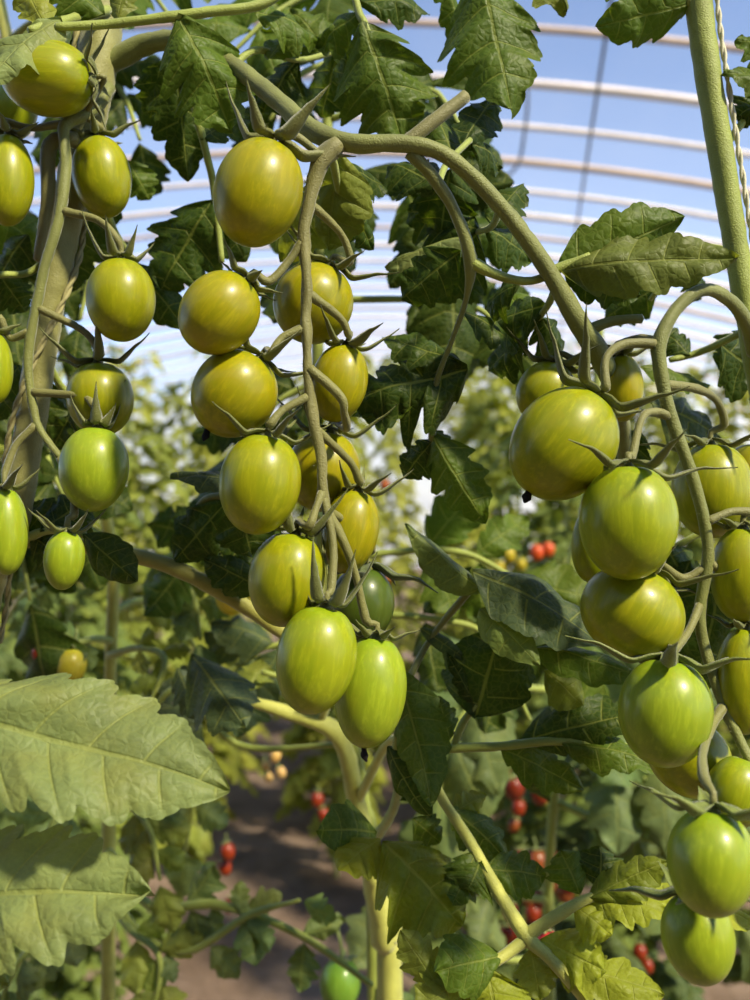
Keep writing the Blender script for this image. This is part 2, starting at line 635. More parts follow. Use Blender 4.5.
def make_tomato(t, idx):
    d = t['d']
    R = random.Random(idx + 5)
    c = W(t['px'], t['py'], d)
    ax = axis_of(t)
    a, b = t['ry'] * d / F, t['rx'] * d / F
    top = c - ax * a * 0.93
    root = thing('plum_tomato', t['label'], 'tomato', top, t['group'])
    mb = MB()
    lathe(mb, egg(a, b, t['k']), n=44, lobes=R.choice((2, 3)), ph=R.random() * 6)
    me_off = wloc(root)
    zq = (-ax).to_track_quat('Z', 'Y')
    o = build('fruit_body', MBraw(mb, me_off), TOM, root, t['col'])
    o.location = c - top
    o.rotation_mode = 'QUATERNION'
    from mathutils import Quaternion
    o.rotation_quaternion = zq @ Quaternion((0, 0, 1), R.random() * 6.28)
    up = -ax
    e1 = up.orthogonal().normalized()
    # make e1 the direction to the viewer's side so that SPIN is predictable
    e1 = (V(1, 0, 0) - up * up.x)
    e1 = e1.normalized() if e1.length > 0.2 else up.orthogonal().normalized()
    e2 = up.cross(e1)
    if t['calyx']:
        mb = MB()
        L0 = b * 2.4 * t['sep']
        cc = c + up * (a * 0.93)
        sc = t['scol'] or (0.115, 0.125, 0.030)
        tube(mb, [(cc - up * 0.0010, 0.0028), (cc + up * 0.0006, 0.0024), (cc + up * 0.0022, 0.0013)], n=10, step=0.0006)
        for q in range(t['sn']):
            ph = t['spin'] + 2 * PI * q / t['sn'] + R.uniform(-0.2, 0.2)
            rd = e1 * math.cos(ph) + e2 * math.sin(ph)
            L = L0 * R.uniform(0.72, 1.05)
            cu = t['curl'] * R.uniform(0.55, 1.35)
            w = 0.00165 * t['sw'] * R.uniform(0.85, 1.2)
            sd = up.cross(rd) + rd * R.uniform(-0.2, 0.2)
            bendv = sd * R.uniform(-0.25, 0.25)
            path = []
            for i in range(7):
                s = i / 6
                rr = 0.0014 + L * (s - 0.30 * max(0, cu) * s * s)
                hh = 0.0010 + L * (cu * s ** 1.9 - 0.10 * math.sin(PI * min(1, s * 1.6)))
                # stay outside the fruit
                zin = a * 0.93 + hh
                if abs(zin) < a:
                    lim = b * math.sqrt(max(0, 1 - (zin / a) ** 2)) * 1.03
                    if rr < lim:
                        hh = a * math.sqrt(max(0, 1 - min(0.999, rr / (b * 1.03)) ** 2)) * 1.03 - a * 0.93 + 0.0004
                wd = w * (0.75 + 0.9 * math.sin(PI * min(1, s * 1.25)) ** 1) * (1 - s) ** 0.55 + 0.00012
                path.append((cc + rd * rr + up * hh + bendv * (L * s * s), wd))
            strip(mb, path, sd.normalized())
        build('calyx', mb, STEM, root, sc)
    if t['hang']:
        mb = MB()
        cc = c + up * (a * 0.93 + 0.0018)
        hp = [W(x, y, z) for x, y, z in t['hang']]
        r = 0.00125
        chain = [(cc, r * 0.95), (cc + up * 0.004, r)]
        n_h = len(hp)
        for i, p in enumerate(hp):
            rr = r * (1.0 + 0.25 * i)
            if i == n_h - 1:
                prev = hp[i - 1] if n_h > 1 else cc
                p = truss_surface(p, prev)
            chain.append((p, rr))
        # the swollen joint
        if n_h > 1:
            k0 = chain[2][0].lerp(chain[3][0] if len(chain) > 3 else cc, 0.2)
            chain[2] = (chain[2][0], r * 1.45)
        tube(mb, chain, n=8, step=0.0015, wob=0.15, seed=idx)
        build('fruit_stalk', mb, STEM, root, (0.165, 0.158, 0.045))
    if t['tip']:
        mb = MB()
        bt = c + ax * a * 0.99
        tube(mb, [(bt, 0.0012), (bt + ax * 0.003 + V(0.0005, 0, 0), 0.0016), (bt + ax * 0.006 + V(0.0016, 0, 0.0006), 0.0005)], n=7, step=0.0008, wob=0.6, seed=idx, flat=0.5)
        build('dried_blossom', mb, DRY, root, label='dark dried blossom at the fruit tip')
    return root


def MBraw(mb, off):
    """a mesh given in local axes: shift so that build() leaves it local"""
    q = MB()
    q.v = [p + off for p in mb.v]
    q.f, q.uv = mb.f, mb.uv
    return q


G0 = (0.268, 0.238, 0.003)    # golden
G1 = (0.248, 0.252, 0.004)
G2 = (0.236, 0.270, 0.006)    # yellow green
G3 = (0.228, 0.285, 0.011)    # fresh green
G4 = (0.060, 0.088, 0.009)  # dark green with the shade on this fruit put into it

# -- the left truss
GL = 'tomatoes on the truss beside the thick string-wound stem'
tomato('yellow-green plum tomato lying sideways near the top of the string-wound stem', 48, 79, .385, 36, 45, -86, .1, G1, .06, [(98, 108, .392)], .62, .3, spin=.4, group=GL)
tomato('plum tomato half hidden by the fruiting stalk, below the sideways tomato', 102, 177, .408, 29, 41, 8, .05, G1, .03, [(100, 128, .404), (80, 112, .400)], .7, .25, group=GL)
tomato('plum tomato cut by the photo edge level with the half-hidden tomato', 7, 180, .39, 26, 47, 2, .1, G1, .0, [(6, 122, .395), (30, 128, .398), (60, 124, .397)], .6, .3, group=GL)
tomato('plum tomato hanging alone under upright claw-like sepals, third down the string-wound stem', 121, 300, .385, 34, 42, 2, .12, G1, .03, [(116, 238, .387), (98, 220, .388), (62, 211, .389)], .62, .95, spin=.6, group=GL)
tomato('plum tomato partly covered by the tomato with two dark sepals in front', 100, 399, .396, 33, 37, 6, .05, G1, .03, [(97, 348, .392), (82, 330, .391), (44, 309, .389)], .8, .5, spin=.2, group=GL)
tomato('streaky green plum tomato with two dark upright sepals, above the smallest tomato', 94, 469, .378, 34, 43, -2, .15, G3, .05, [(93, 404, .381), (80, 396, .384), (36, 391, .389)], .5, 1.15, spin=.9, sw=1.2, group=GL)
tomato('smallest green tomato at the lowest end of the truss on the string-wound stem', 64, 560, .375, 20, 30, -4, .1, G3, .08, [(74, 515, .378), (72, 492, .382), (60, 456, .386)], 1.0, .5, spin=.5, group=GL)
tomato('plum tomato at the photo edge left of the smallest hanging tomato', 6, 531, .380, 21, 44, 4, .1, G3, .02, [(6, 470, .384), (16, 445, .386), (33, 425, .388)], .9, .4, spin=.3, group=GL)
tomato('sliver of a plum tomato at the edge, left of the partly covered tomato', -6, 368, .385, 18, 37, 4, .1, G2, .0, [(0, 318, .388), (10, 338, .39), (30, 330, .39)], .6, .3, group=GL)
tomato('dim plum tomato behind the sideways tomato at the top of the string-wound stem', 12, 112, .425, 24, 30, -20, .1, G2, .0, None, .6, .3, calyx=False, group=GL)

# -- the middle truss
GM = 'tomatoes on the long hanging middle truss'
tomato('golden topmost tomato of the middle truss, alone under a large grey-green calyx', 258, 193, .345, 43, 55, -16, .12, G0, .03, [(297, 137, .350), (318, 152, .354)], .80, .55, spin=.35, sw=1.5, group=GM, scol=(.135, .14, .035))
tomato('golden tomato second from the top on the left side of the middle truss', 219, 313, .352, 38, 44, -38, .15, G0, .03, [(268, 282, .352), (288, 262, .354), (303, 240, .355)], .55, .25, spin=.2, group=GM)
tomato('tomato behind the middle truss stalk, level with the golden second one', 313, 303, .378, 40, 41, -24, .05, G0, .0, [(350, 262, .372), (341, 234, .366), (318, 205, .356)], .72, .25, spin=.1, group=GM)
tomato('tomato with a dried black tip in the middle truss, below the golden second one', 234, 394, .352, 42, 45, -34, .15, G0, .04, [(272, 352, .352), (282, 338, .353), (304, 326, .355)], .72, .5, spin=.3, tip=True, group=GM)
tomato('narrow tomato in the outer third tier of the middle truss beside lobed dark leaf', 339, 383, .372, 28, 40, -12, .05, G0, .02, [(348, 334, .367), (340, 318, .362), (308, 294, .356)], .9, .4, spin=.2, group=GM)
tomato('large tomato halfway down the middle truss, under a long pointed sepal', 260, 484, .349, 41, 51, -8, .12, G1, .04, [(270, 425, .350), (282, 411, .352), (307, 396, .355)], .8, .4, spin=.2, group=GM)
tomato('tomato mostly hidden behind the middle truss stalk, beside the large halfway tomato', 323, 471, .384, 37, 41, -10, .05, G0, .0, [(346, 428, .366), (344, 412, .356), (340, 396, .354), (312, 366, .355)], .8, .4, spin=.2, group=GM)
tomato('yellow tomato behind the forked lower end of the middle truss stalk', 350, 531, .374, 29, 43, -12, .05, G0, .0, [(360, 482, .371), (350, 462, .366), (318, 428, .357)], .85, .5, spin=.3, group=GM)
tomato('tomato just above the pair at the bottom of the middle truss', 287, 579, .356, 38, 48, -10, .12, G1, .04, [(309, 526, .350), (316, 508, .352), (323, 490, .356)], .80, .95, spin=.5, sw=1.25, group=GM)
tomato('glossy yellow-green tomato of the bottom pair, the one under curled sepals', 316, 659, .342, 40, 55, -10, .15, G2, .05, [(331, 590, .347), (333, 545, .352), (327, 495, .356)], .78, 1.0, spin=.3, sw=1.2, group=GM)
tomato('bright green lowest tomato of the middle truss with a streak of light', 370, 691, .360, 36, 56, -6, .12, G3, .03, [(366, 620, .362), (357, 580, .361), (345, 545, .358), (334, 522, .357)], .5, .3, spin=.3, tip=True, group=GM)
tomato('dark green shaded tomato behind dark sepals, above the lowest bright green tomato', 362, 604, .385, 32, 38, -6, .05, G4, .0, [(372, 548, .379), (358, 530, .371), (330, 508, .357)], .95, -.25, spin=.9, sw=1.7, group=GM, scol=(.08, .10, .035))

# -- the right truss
GR = 'tomatoes on the arching truss of the smooth green stem'
tomato('largest tomato, tilted with a dried black tip, on the arching-stalk truss', 563, 444, .350, 51, 60, -36, .1, G1, .03, [(606, 388, .352), (606, 358, .354), (625, 344, .357), (656, 344, .360)], .82, .42, spin=.5, sw=1.5, tip=True, group=GR)
tomato('tomato peeping out behind the shoulder of the largest tilted tomato', 546, 393, .390, 29, 32, -20, .05, G1, .0, [(582, 362, .386), (600, 352, .384)], .9, .3, spin=.2, group=GR)
tomato('small yellow slice of a tomato behind the stalk fork over the largest tomato', 622, 388, .388, 21, 34, 0, .05, G0, .0, [(618, 345, .384), (640, 338, .374), (657, 343, .363)], .7, .3, group=GR)
tomato('round-shouldered tomato right below the largest tilted one on the arching-stalk truss', 628, 522, .340, 48, 58, -3, .15, G2, .03, [(632, 456, .345), (642, 418, .352), (655, 412, .357), (670, 416, .360)], .95, .14, spin=.25, sw=1.1, group=GR)
tomato('edge of a tomato behind the round-shouldered one below the largest tomato', 594, 543, .385, 22, 40, -6, .05, G2, .0, None, .5, .3, calyx=False, group=GR)
tomato('wide tomato between the round-shouldered one and the long-sepalled greener one', 632, 612, .352, 51, 46, -30, .1, G1, .0, [(682, 578, .360), (705, 566, .361)], .8, .3, spin=.5, group=GR)
tomato('greener tomato under long horizontal sepals on the arching-stalk truss', 665, 712, .335, 45, 54, -8, .15, G3, .03, [(674, 650, .340), (688, 632, .350), (704, 604, .359)], 1.2, .10, spin=.5, sw=1.2, group=GR, scol=(.15, .175, .04))
tomato('tomato tucked behind and below the greener one with horizontal sepals', 688, 755, .372, 44, 38, -50, .1, G1, .0, None, .5, .3, calyx=False, group=GR)
tomato('tomato behind the arching stalk under a hooked fruit stalk', 712, 490, .385, 39, 48, 0, .05, G1, .0, [(724, 424, .385), (716, 400, .378), (694, 388, .368), (666, 386, .362)], .8, .1, spin=.2, group=GR)
tomato('tomato at the photo edge under the one with the hooked stalk', 742, 574, .362, 30, 48, -4, .1, G1, .0, [(752, 512, .364), (730, 512, .362), (704, 524, .360)], .6, .2, group=GR)
tomato('long tomato at the photo edge beside the lower bend of the arching stalk', 744, 680, .358, 28, 54, -4, .1, G1, .0, [(756, 612, .360), (735, 580, .360), (708, 562, .360)], .6, .2, group=GR)
tomato('blurred green tomato near the bottom, above the lowest one of its truss', 711, 862, .285, 43, 52, -6, .2, G3, .04, [(704, 778, .297), (703, 752, .318), (712, 725, .345), (724, 706, .354)], .95, .15, spin=.2, sw=1.3, group=GR, scol=(.15, .18, .035))
tomato('blurred lowest tomato of the arching-stalk truss near the bottom edge', 698, 938, .305, 35, 44, 6, .15, G3, .05, None, .95, .1, spin=2.9, sw=1.3, group=GR, scol=(.14, .17, .035))
tomato('bright tomato half behind the stalk end over the blurred green one', 736, 792, .350, 30, 36, -20, .1, G2, .0, None, .5, .3, calyx=False, group=GR)
tomato('pale slice of tomato behind the hooked-stalk tomato at the photo edge', 752, 478, .405, 26, 36, 0, .05, G0, .0, None, .5, .3, calyx=False, group=GR)

relax()

# ------------------------------------------------------------------ near plants
leaf_seed = [100]


def leaf(plant, stalk, leaflets, stalk_col=STG):
    """one compound leaf: a stalk (the part) whose leaflets are its children.
    leaflets: dict(b=(px,py,d), t=(px,py,d), w=px, ...)"""
    mb = MB()
    tube(mb, pts(stalk), n=8, step=0.003, wob=0.12, seed=leaf_seed[0])
    o = build('leaf', mb, STEM, plant, stalk_col)
    for lf in leaflets:
        leaf_seed[0] += 1
        lf = dict(lf)
        b, t = W(*lf.pop('b')), W(*lf.pop('t'))
        dm = (b.y + t.y) / 2
        w = lf.pop('w') * dm / F
        col = lf.pop('c', MD)
        m = MB()
        kw = dict(seed=leaf_seed[0])
        kw.update(lf)
        leaflet(m, b, t, w, **kw)
        r = random.Random(leaf_seed[0])
        f = r.uniform(0.85, 1.15)
        build('leaflet', m, LEAF, o, tuple(x * f for x in col))
    return o


def L(b, t, w, c=MD, **kw):
    return dict(b=b, t=t, w=w, c=c, **kw)


def hairs(mb, ch, seed):
    """the fine fuzz of a tomato stem"""
    R = random.Random(seed)
    fr = frames(ch)
    for p, r, t, a, b in fr:
        if r < 0.0008:
            continue
        for _ in range(5):
            th = R.uniform(0, 2 * PI)
            o = a * math.cos(th) + b * math.sin(th)
            q = p + o * r * 0.97 + t * R.uniform(-.0005, .0005)
            l = R.uniform(.0005, .0015)
            e = q + (o + t * R.uniform(-.5, .5)).normalized() * l
            wd = t * 0.00005
            mb.add([q - wd, q + wd, e], [(0, 1, 2)])


def stem_part(plant, name, spec, col, n=14, **kw):
    mb = MB()
    tube(mb, pts(spec), n=n, step=0.003, seed=len(spec), **kw)
    if name in ('fruit_truss', 'vine', 'cut_side_shoot'):
        ch = catmull(pts(spec), 0.001)
        if name == 'fruit_truss':
            TRUSS.extend(ch)
        hairs(mb, ch, len(spec))
    return build(name, mb, STEM, plant, col)


# plant with the thick string-wound stem
p1 = thing('tomato_plant', 'tomato plant with a thick string-wound stem and a vine arching over the middle truss', 'plant', V(-0.20, 0.43, 0.0))
stem_part(p1, 'main_stem', [(170, -1500, .45, 12), (140, -600, .44, 15), (118, -90, .43, 19), (106, 0, .43, 19), (98, 60, .425, 20), (84, 140, .42, 18), (66, 220, .42, 16), (46, 320, .42, 15.5), (30, 430, .42, 15), (12, 530, .42, 15), (-20, 640, .43, 15), (-50, 1100, .44, 15), (-60, 2500, .43, 18), (-44, 3020, .43, 20)], (0.225, 0.215, 0.065), wob=.1)
stem_part(p1, 'vine', [(98, 66, .425, 12), (122, 56, .424, 11), (150, 43, .42, 10), (190, 42, .41, 8.5), (236, 68, .395, 9.2), (275, 98, .378, 9.2), (312, 130, .362, 10.5), (352, 143, .356, 9.5), (408, 144, .355, 8.5), (450, 158, .357, 7.8), (500, 206, .362, 8.2), (545, 266, .368, 8.6), (580, 325, .374, 10.5), (598, 352, .380, 11), (614, 388, .392, 10), (622, 425, .42, 8), (630, 520, .46, 8)], ST, wob=.1)
stem_part(p1, 'cut_side_shoot', [(402, 146, .356, 7.5), (430, 124, .357, 7), (466, 96, .36, 6.5)], STB, wob=.12)
stem_part(p1, 'cut_side_shoot', [(588, 330, .376, 6), (612, 321, .374, 5), (642, 319, .372, 4.4)], ST, n=10, wob=.15)
stem_part(p1, 'fruit_truss', [(338, 144, .356, 9.5), (325, 156, .355, 10), (317, 172, .355, 9), (309, 200, .355, 6.0), (304, 236, .355, 6.6), (306, 265, .355, 5.0), (307, 297, .355, 5.9), (306, 312, .355, 4.8), (306, 327, .355, 5.7), (307, 350, .355, 4.6), (308, 373, .355, 5.4), (313, 417, .3555, 5.4), (321, 456, .356, 5.0), (323, 490, .356, 5.2), (327, 512, .3563, 3.4)], STB, n=12, wob=.3)
stem_part(p1, 'fruit_truss', [(108, 88, .412, 8), (100, 103, .405, 6.5), (80, 118, .398, 5.5), (64, 126, .395, 6), (66, 165, .392, 5.5), (60, 215, .389, 5.5), (46, 262, .389, 5.2), (34, 318, .389, 5), (28, 362, .389, 4.6), (33, 405, .389, 4.4), (40, 430, .388, 4), (61, 458, .386, 3.4)], ST, n=10, wob=.18)
stem_part(p1, 'fruit_truss', [(78, 140, .402, 8), (50, 145, .40, 8), (48, 200, .402, 7), (38, 260, .405, 5)], STB, n=10, wob=.15)
stem_part(p1, 'side_shoot', [(12, 540, .424, 7), (60, 543, .43, 7), (110, 551, .435, 7.5), (170, 566, .44, 8), (235, 600, .445, 8), (275, 627, .45, 7), (330, 668, .46, 7), (400, 730, .48, 6)], (.26, .25, .05), wob=.1)

#LEAVES1
leaf(p1, [(108, 10, .42, 5), (60, 22, .39, 5), (30, 30, .375, 4)], [
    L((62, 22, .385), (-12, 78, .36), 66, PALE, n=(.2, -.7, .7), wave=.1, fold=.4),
    L((105, 14, .40), (30, -30, .40), 60, MD, n=(0, -1, .5)),
    L((70, 30, .39), (35, 62, .385), 26, BL, fold=.5),
    L((45, 26, .39), (20, -20, .40), 44, LT),
])
leaf(p1, [(300, -22, .40, 4.5), (262, 4, .395, 5), (215, 11, .39, 5), (176, 16, .387, 5), (110, 24, .385, 4.5), (56, 27, .38, 4)], [
    L((178, 16, .387), (232, 130, .392), 104, MD, n=(.15, -1, .1), lobes=4.2, depth=.5, wave=.07, nu=70, nv=20),
    L((255, 8, .40), (318, 44, .42), 58, MD, n=(0, -1, .5)),
    L((118, 22, .386), (128, -22, .39), 30, LT),
], STG)
leaf(p1, [(170, 46, .43, 4), (186, 70, .43, 4.5), (198, 120, .43, 4.5), (208, 160, .435, 4), (214, 190, .44, 4), (222, 262, .44, 3)], [
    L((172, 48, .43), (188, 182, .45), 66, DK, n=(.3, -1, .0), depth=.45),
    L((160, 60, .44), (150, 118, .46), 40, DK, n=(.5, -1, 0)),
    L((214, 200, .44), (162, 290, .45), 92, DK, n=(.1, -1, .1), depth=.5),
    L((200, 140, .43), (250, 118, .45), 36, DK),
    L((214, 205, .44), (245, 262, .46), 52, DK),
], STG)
leaf(p1, [(232, 66, .40, 4), (258, 50, .41, 3.5), (300, 60, .43, 3), (345, 48, .45, 3)], [
    L((300, 60, .43), (262, 112, .44), 60, DK, depth=.5),
    L((330, 52, .44), (290, 12, .45), 60, MD),
    L((340, 50, .45), (322, 118, .47), 54, DK),
    L((268, 60, .41), (300, 30, .43), 40, MD),
])
leaf(p1, [(350, -30, .41, 4), (358, 10, .405, 4), (366, 26, .40, 4), (380, 60, .40, 3)], [
    L((362, 22, .40), (402, 140, .405), 112, MD, n=(-.1, -1, .15), lobes=4.0, depth=.5, nu=70, nv=20, wave=.08),
    L((360, 14, .405), (318, 50, .42), 54, MD),
    L((358, 0, .41), (430, 14, .42), 44, DK),
    L((352, 40, .42), (345, 92, .44), 40, DK),
    L((398, 108, .415), (420, 140, .42), 44, YL, n=(.3, -.8, .5), fold=.5),
])
leaf(p1, [(470, -40, .42, 4), (480, -12, .415, 4), (488, 6, .41, 3)], [
    L((480, -26, .415), (512, 114, .40), 108, MD, n=(-.1, -1, .3), lobes=4.2, depth=.42, nu=70, nv=20, fold=.35, asym=-.1),
    L((520, -40, .42), (566, 14, .41), 60, LT, n=(.3, -.8, .4)),
    L((440, -30, .43), (466, 66, .44), 30, MD, fold=.6, n=(.4, -1, .1)),
], STG)
leaf(p1, [(410, 152, .357, 7.5), (432, 176, .36, 6.5), (454, 210, .365, 6), (470, 258, .37, 7), (466, 300, .38, 3), (452, 340, .39, 2.6), (436, 385, .40, 3), (432, 440, .41, 4)], [
    L((462, 250, .385), (402, 300, .40), 62, DK, n=(.2, -1, .2)),
    L((462, 312, .385), (520, 352, .40), 44, DK, n=(0, -.9, .6)),
    L((468, 370, .40), (352, 404, .405), 104, DK, n=(.1, -.9, .35), lobes=4, depth=.55, nu=64, wave=.1, asym=.1),
    L((462, 366, .40), (382, 338, .41), 56, DK, n=(.1, -.8, .5), depth=.5),
    L((440, 392, .40), (352, 418, .41), 40, MD, n=(0, -.7, .6), depth=.5),
    L((430, 432, .41), (486, 524, .405), 62, MD, n=(-.25, -1, .15), depth=.55, lobes=3.6, fold=.35),
    L((434, 440, .41), (404, 478, .42), 44, DK, depth=.5),
    L((432, 430, .41), (446, 462, .42), 34, DK),
], ST)
leaf(p1, [(470, 262, .371, 6.5), (500, 276, .372, 5), (532, 281, .372, 4), (560, 268, .372, 5.5), (590, 256, .37, 4)], [
    L((556, 268, .373), (684, 216, .375), 68, MD, n=(-.1, -.75, -.35), depth=.3, lobes=4, fold=.3),
    L((560, 272, .372), (738, 258, .36), 74, (.125, .15, .03), n=(.05, -.9, .15), depth=.26, lobes=5, fold=.15, wave=.07, puff=.06, nu=70),
    L((566, 276, .375), (640, 296, .39), 46, DK, n=(0, -.9, -.3)),
    L((520, 284, .38), (486, 310, .40), 50, DK),
], STG)
leaf(p1, [(438, 190, .362, 3), (446, 165, .38, 3.5), (470, 140, .40, 3)], [
    L((462, 148, .40), (494, 98, .42), 50, DK),
    L((470, 142, .40), (500, 170, .42), 46, DK),
    L((455, 160, .40), (428, 112, .43), 60, MD),
    L((450, 168, .40), (440, 240, .42), 72, DK, depth=.5),
    L((442, 185, .40), (388, 168, .42), 60, DK),
])
leaf(p1, [(500, 208, .363, 4), (492, 226, .39, 3.5), (478, 232, .41, 3)], [
    L((490, 226, .40), (524, 184, .42), 44, DK),
    L((485, 228, .40), (530, 262, .42), 56, DK),
    L((480, 232, .41), (408, 212, .43), 70, DK),
    L((478, 232, .41), (432, 300, .43), 80, DK),
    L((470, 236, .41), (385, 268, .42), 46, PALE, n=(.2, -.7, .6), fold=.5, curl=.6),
])
leaf(p1, [(556, 286, .370, 4), (548, 305, .39, 3.5), (530, 330, .41, 3)], [
    L((548, 305, .395), (486, 330, .42), 60, DK),
    L((540, 318, .40), (560, 366, .42), 50, DK),
    L((530, 330, .41), (490, 372, .43), 62, DK, n=(.1, -.8, .5)),
    L((535, 322, .41), (500, 290, .43), 48, MD),
])
leaf(p1, [(330, 152, .36, 4.5), (334, 166, .37, 4.5), (340, 200, .385, 3)], [
    L((340, 150, .375), (330, 250, .395), 66, LT, n=(-.2, -1, .2), depth=.2, puff=.08, asym=.2),
    L((336, 180, .385), (282, 262, .41), 60, LT, n=(.1, -1, .1), depth=.25, puff=.07),
    L((338, 190, .385), (372, 250, .41), 46, DK),
    L((336, 170, .385), (386, 190, .41), 50, DK),
])
leaf(p1, [(254, 488, .43, 4), (235, 495, .43, 4), (205, 500, .435, 4), (185, 530, .44, 4)], [
    L((248, 484, .40), (170, 478, .395), 44, BL, n=(.1, -.5, .85), depth=.15, fold=.1),
    L((228, 500, .43), (174, 562, .44), 60, DK, n=(.2, -1, .2), fold=.4),
    L((238, 500, .42), (252, 556, .43), 66, DK, depth=.2),
], ST)
leaf(p1, [(230, 598, .445, 4), (222, 580, .442, 3.5), (216, 560, .44, 3)], [
    L((262, 590, .43), (204, 560, .435), 44, DK, n=(0, -.9, .5), depth=.2),
    L((216, 560, .44), (190, 520, .45), 40, DK),
    L((222, 575, .44), (250, 535, .45), 50, DK),
])
leaf(p1, [(24, 540, .424, 5), (50, 530, .415, 4), (85, 535, .41, 4)], [
    L((84, 534, .408), (138, 582, .40), 44, DK, n=(-.3, -.9, .35), depth=.1, fold=.45, puff=.06),
    L((40, 532, .415), (92, 500, .43), 56, DK),
    L((30, 535, .42), (66, 560, .43), 50, DK),
    L((60, 530, .418), (20, 506, .43), 54, DK),
])
# two big pale leaves close to the camera, low on the same plant
leaf(p1, [(-40, 700, .42, 6), (-120, 690, .36, 6), (-70, 712, .31, 5)], [
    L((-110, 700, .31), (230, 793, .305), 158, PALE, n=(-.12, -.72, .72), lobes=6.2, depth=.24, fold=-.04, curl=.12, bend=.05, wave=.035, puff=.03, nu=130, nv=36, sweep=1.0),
], STG)
leaf(p1, [(-40, 760, .42, 6), (-140, 860, .36, 6), (-110, 905, .31, 5)], [
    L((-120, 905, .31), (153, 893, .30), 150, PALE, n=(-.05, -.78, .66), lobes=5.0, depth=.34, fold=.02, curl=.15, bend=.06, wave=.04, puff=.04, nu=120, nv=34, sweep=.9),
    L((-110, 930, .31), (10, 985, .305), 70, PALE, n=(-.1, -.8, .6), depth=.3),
], STG)
# leaves by the top of the thick stem
leaf(p1, [(60, 245, .42, 4), (30, 272, .42, 3.5), (0, 275, .41, 3.5), (-30, 280, .41, 3)], [
    L((0, 276, .43), (26, 312, .44), 44, DK),
    L((30, 235, .45), (-6, 290, .46), 60, DK),
    L((-10, 210, .46), (40, 250, .48), 60, MD),
])
leaf(p1, [(90, 130, .43, 4), (110, 220, .45, 3.5), (140, 270, .46, 3)], [
    L((92, 200, .45), (72, 292, .47), 54, DK),
    L((130, 262, .45), (186, 330, .46), 46, DK, depth=.2),
    L((128, 160, .47), (150, 200, .48), 40, MD),
    L((112, 150, .46), (80, 260, .48), 60, DK),
])
leaf(p1, [(40, 340, .425, 4), (60, 385, .44, 3.5), (90, 410, .45, 3)], [
    L((40, 370, .44), (52, 440, .45), 44, DK),
    L((88, 385, .45), (54, 450, .46), 56, DK),
    L((20, 365, .44), (-8, 420, .45), 50, DK),
    L((110, 395, .46), (84, 440, .47), 50, DK),
])



def hanging_leaf(plant, stalk, size, col, seed, n_pairs=3, stalk_col=STG, nu=36, nv=12, face=(0, -1, .35), spread_=.45):
    """a compound leaf on a given stalk: leaf (its stalk) > leaflets"""
    R = random.Random(seed)
    ch = catmull(pts(stalk), 0.004)
    mb = MB()
    tube(mb, pts(stalk), n=7, step=0.005, wob=.12, seed=seed)
    o = build('leaf', mb, STEM, plant, stalk_col)
    n = len(ch)
    tint = R.uniform(.85, 1.15)
    tops = [(n - 1, 0)]
    for i in range(n_pairs):
        k = int(n * (0.38 + 0.55 * i / max(1, n_pairs)))
        tops += [(k, -1), (min(n - 1, k + 1), 1)]
    for k, sgn in tops:
        q = ch[k][0]
        t = (ch[min(k + 1, n - 1)][0] - ch[max(k - 2, 0)][0]).normalized()
        f = Vector(face).normalized()
        sd = t.cross(f)
        sd = sd.normalized() if sd.length > .1 else V(1, 0, 0)
        ll = size * R.uniform(.75, 1.1) * (1.15 if sgn == 0 else 0.9)
        dv = (t * (0.5 if sgn else 1) + sd * sgn * R.uniform(.6, 1.0) + V(R.uniform(-.2, .2), R.uniform(-.35, .35), R.uniform(-.6, 0))).normalized()
        nr = f + V(R.uniform(-spread_, spread_), R.uniform(-.2, .2), R.uniform(-spread_, spread_))
        mb = MB()
        leaflet(mb, q + dv * .003, q + dv * ll, ll * R.uniform(.58, .80), n=tuple(nr), fold=R.uniform(.1, .45), bend=R.uniform(-.02, .14), curl=R.uniform(.1, .4),
                wave=.07, lobes=R.uniform(2.8, 4), depth=R.uniform(.3, .45), puff=.04, seed=R.randrange(9999), nu=nu, nv=nv)
        build('leaflet', mb, LEAF, o, tuple(c * tint * R.uniform(.93, 1.07) for c in col))
    return o


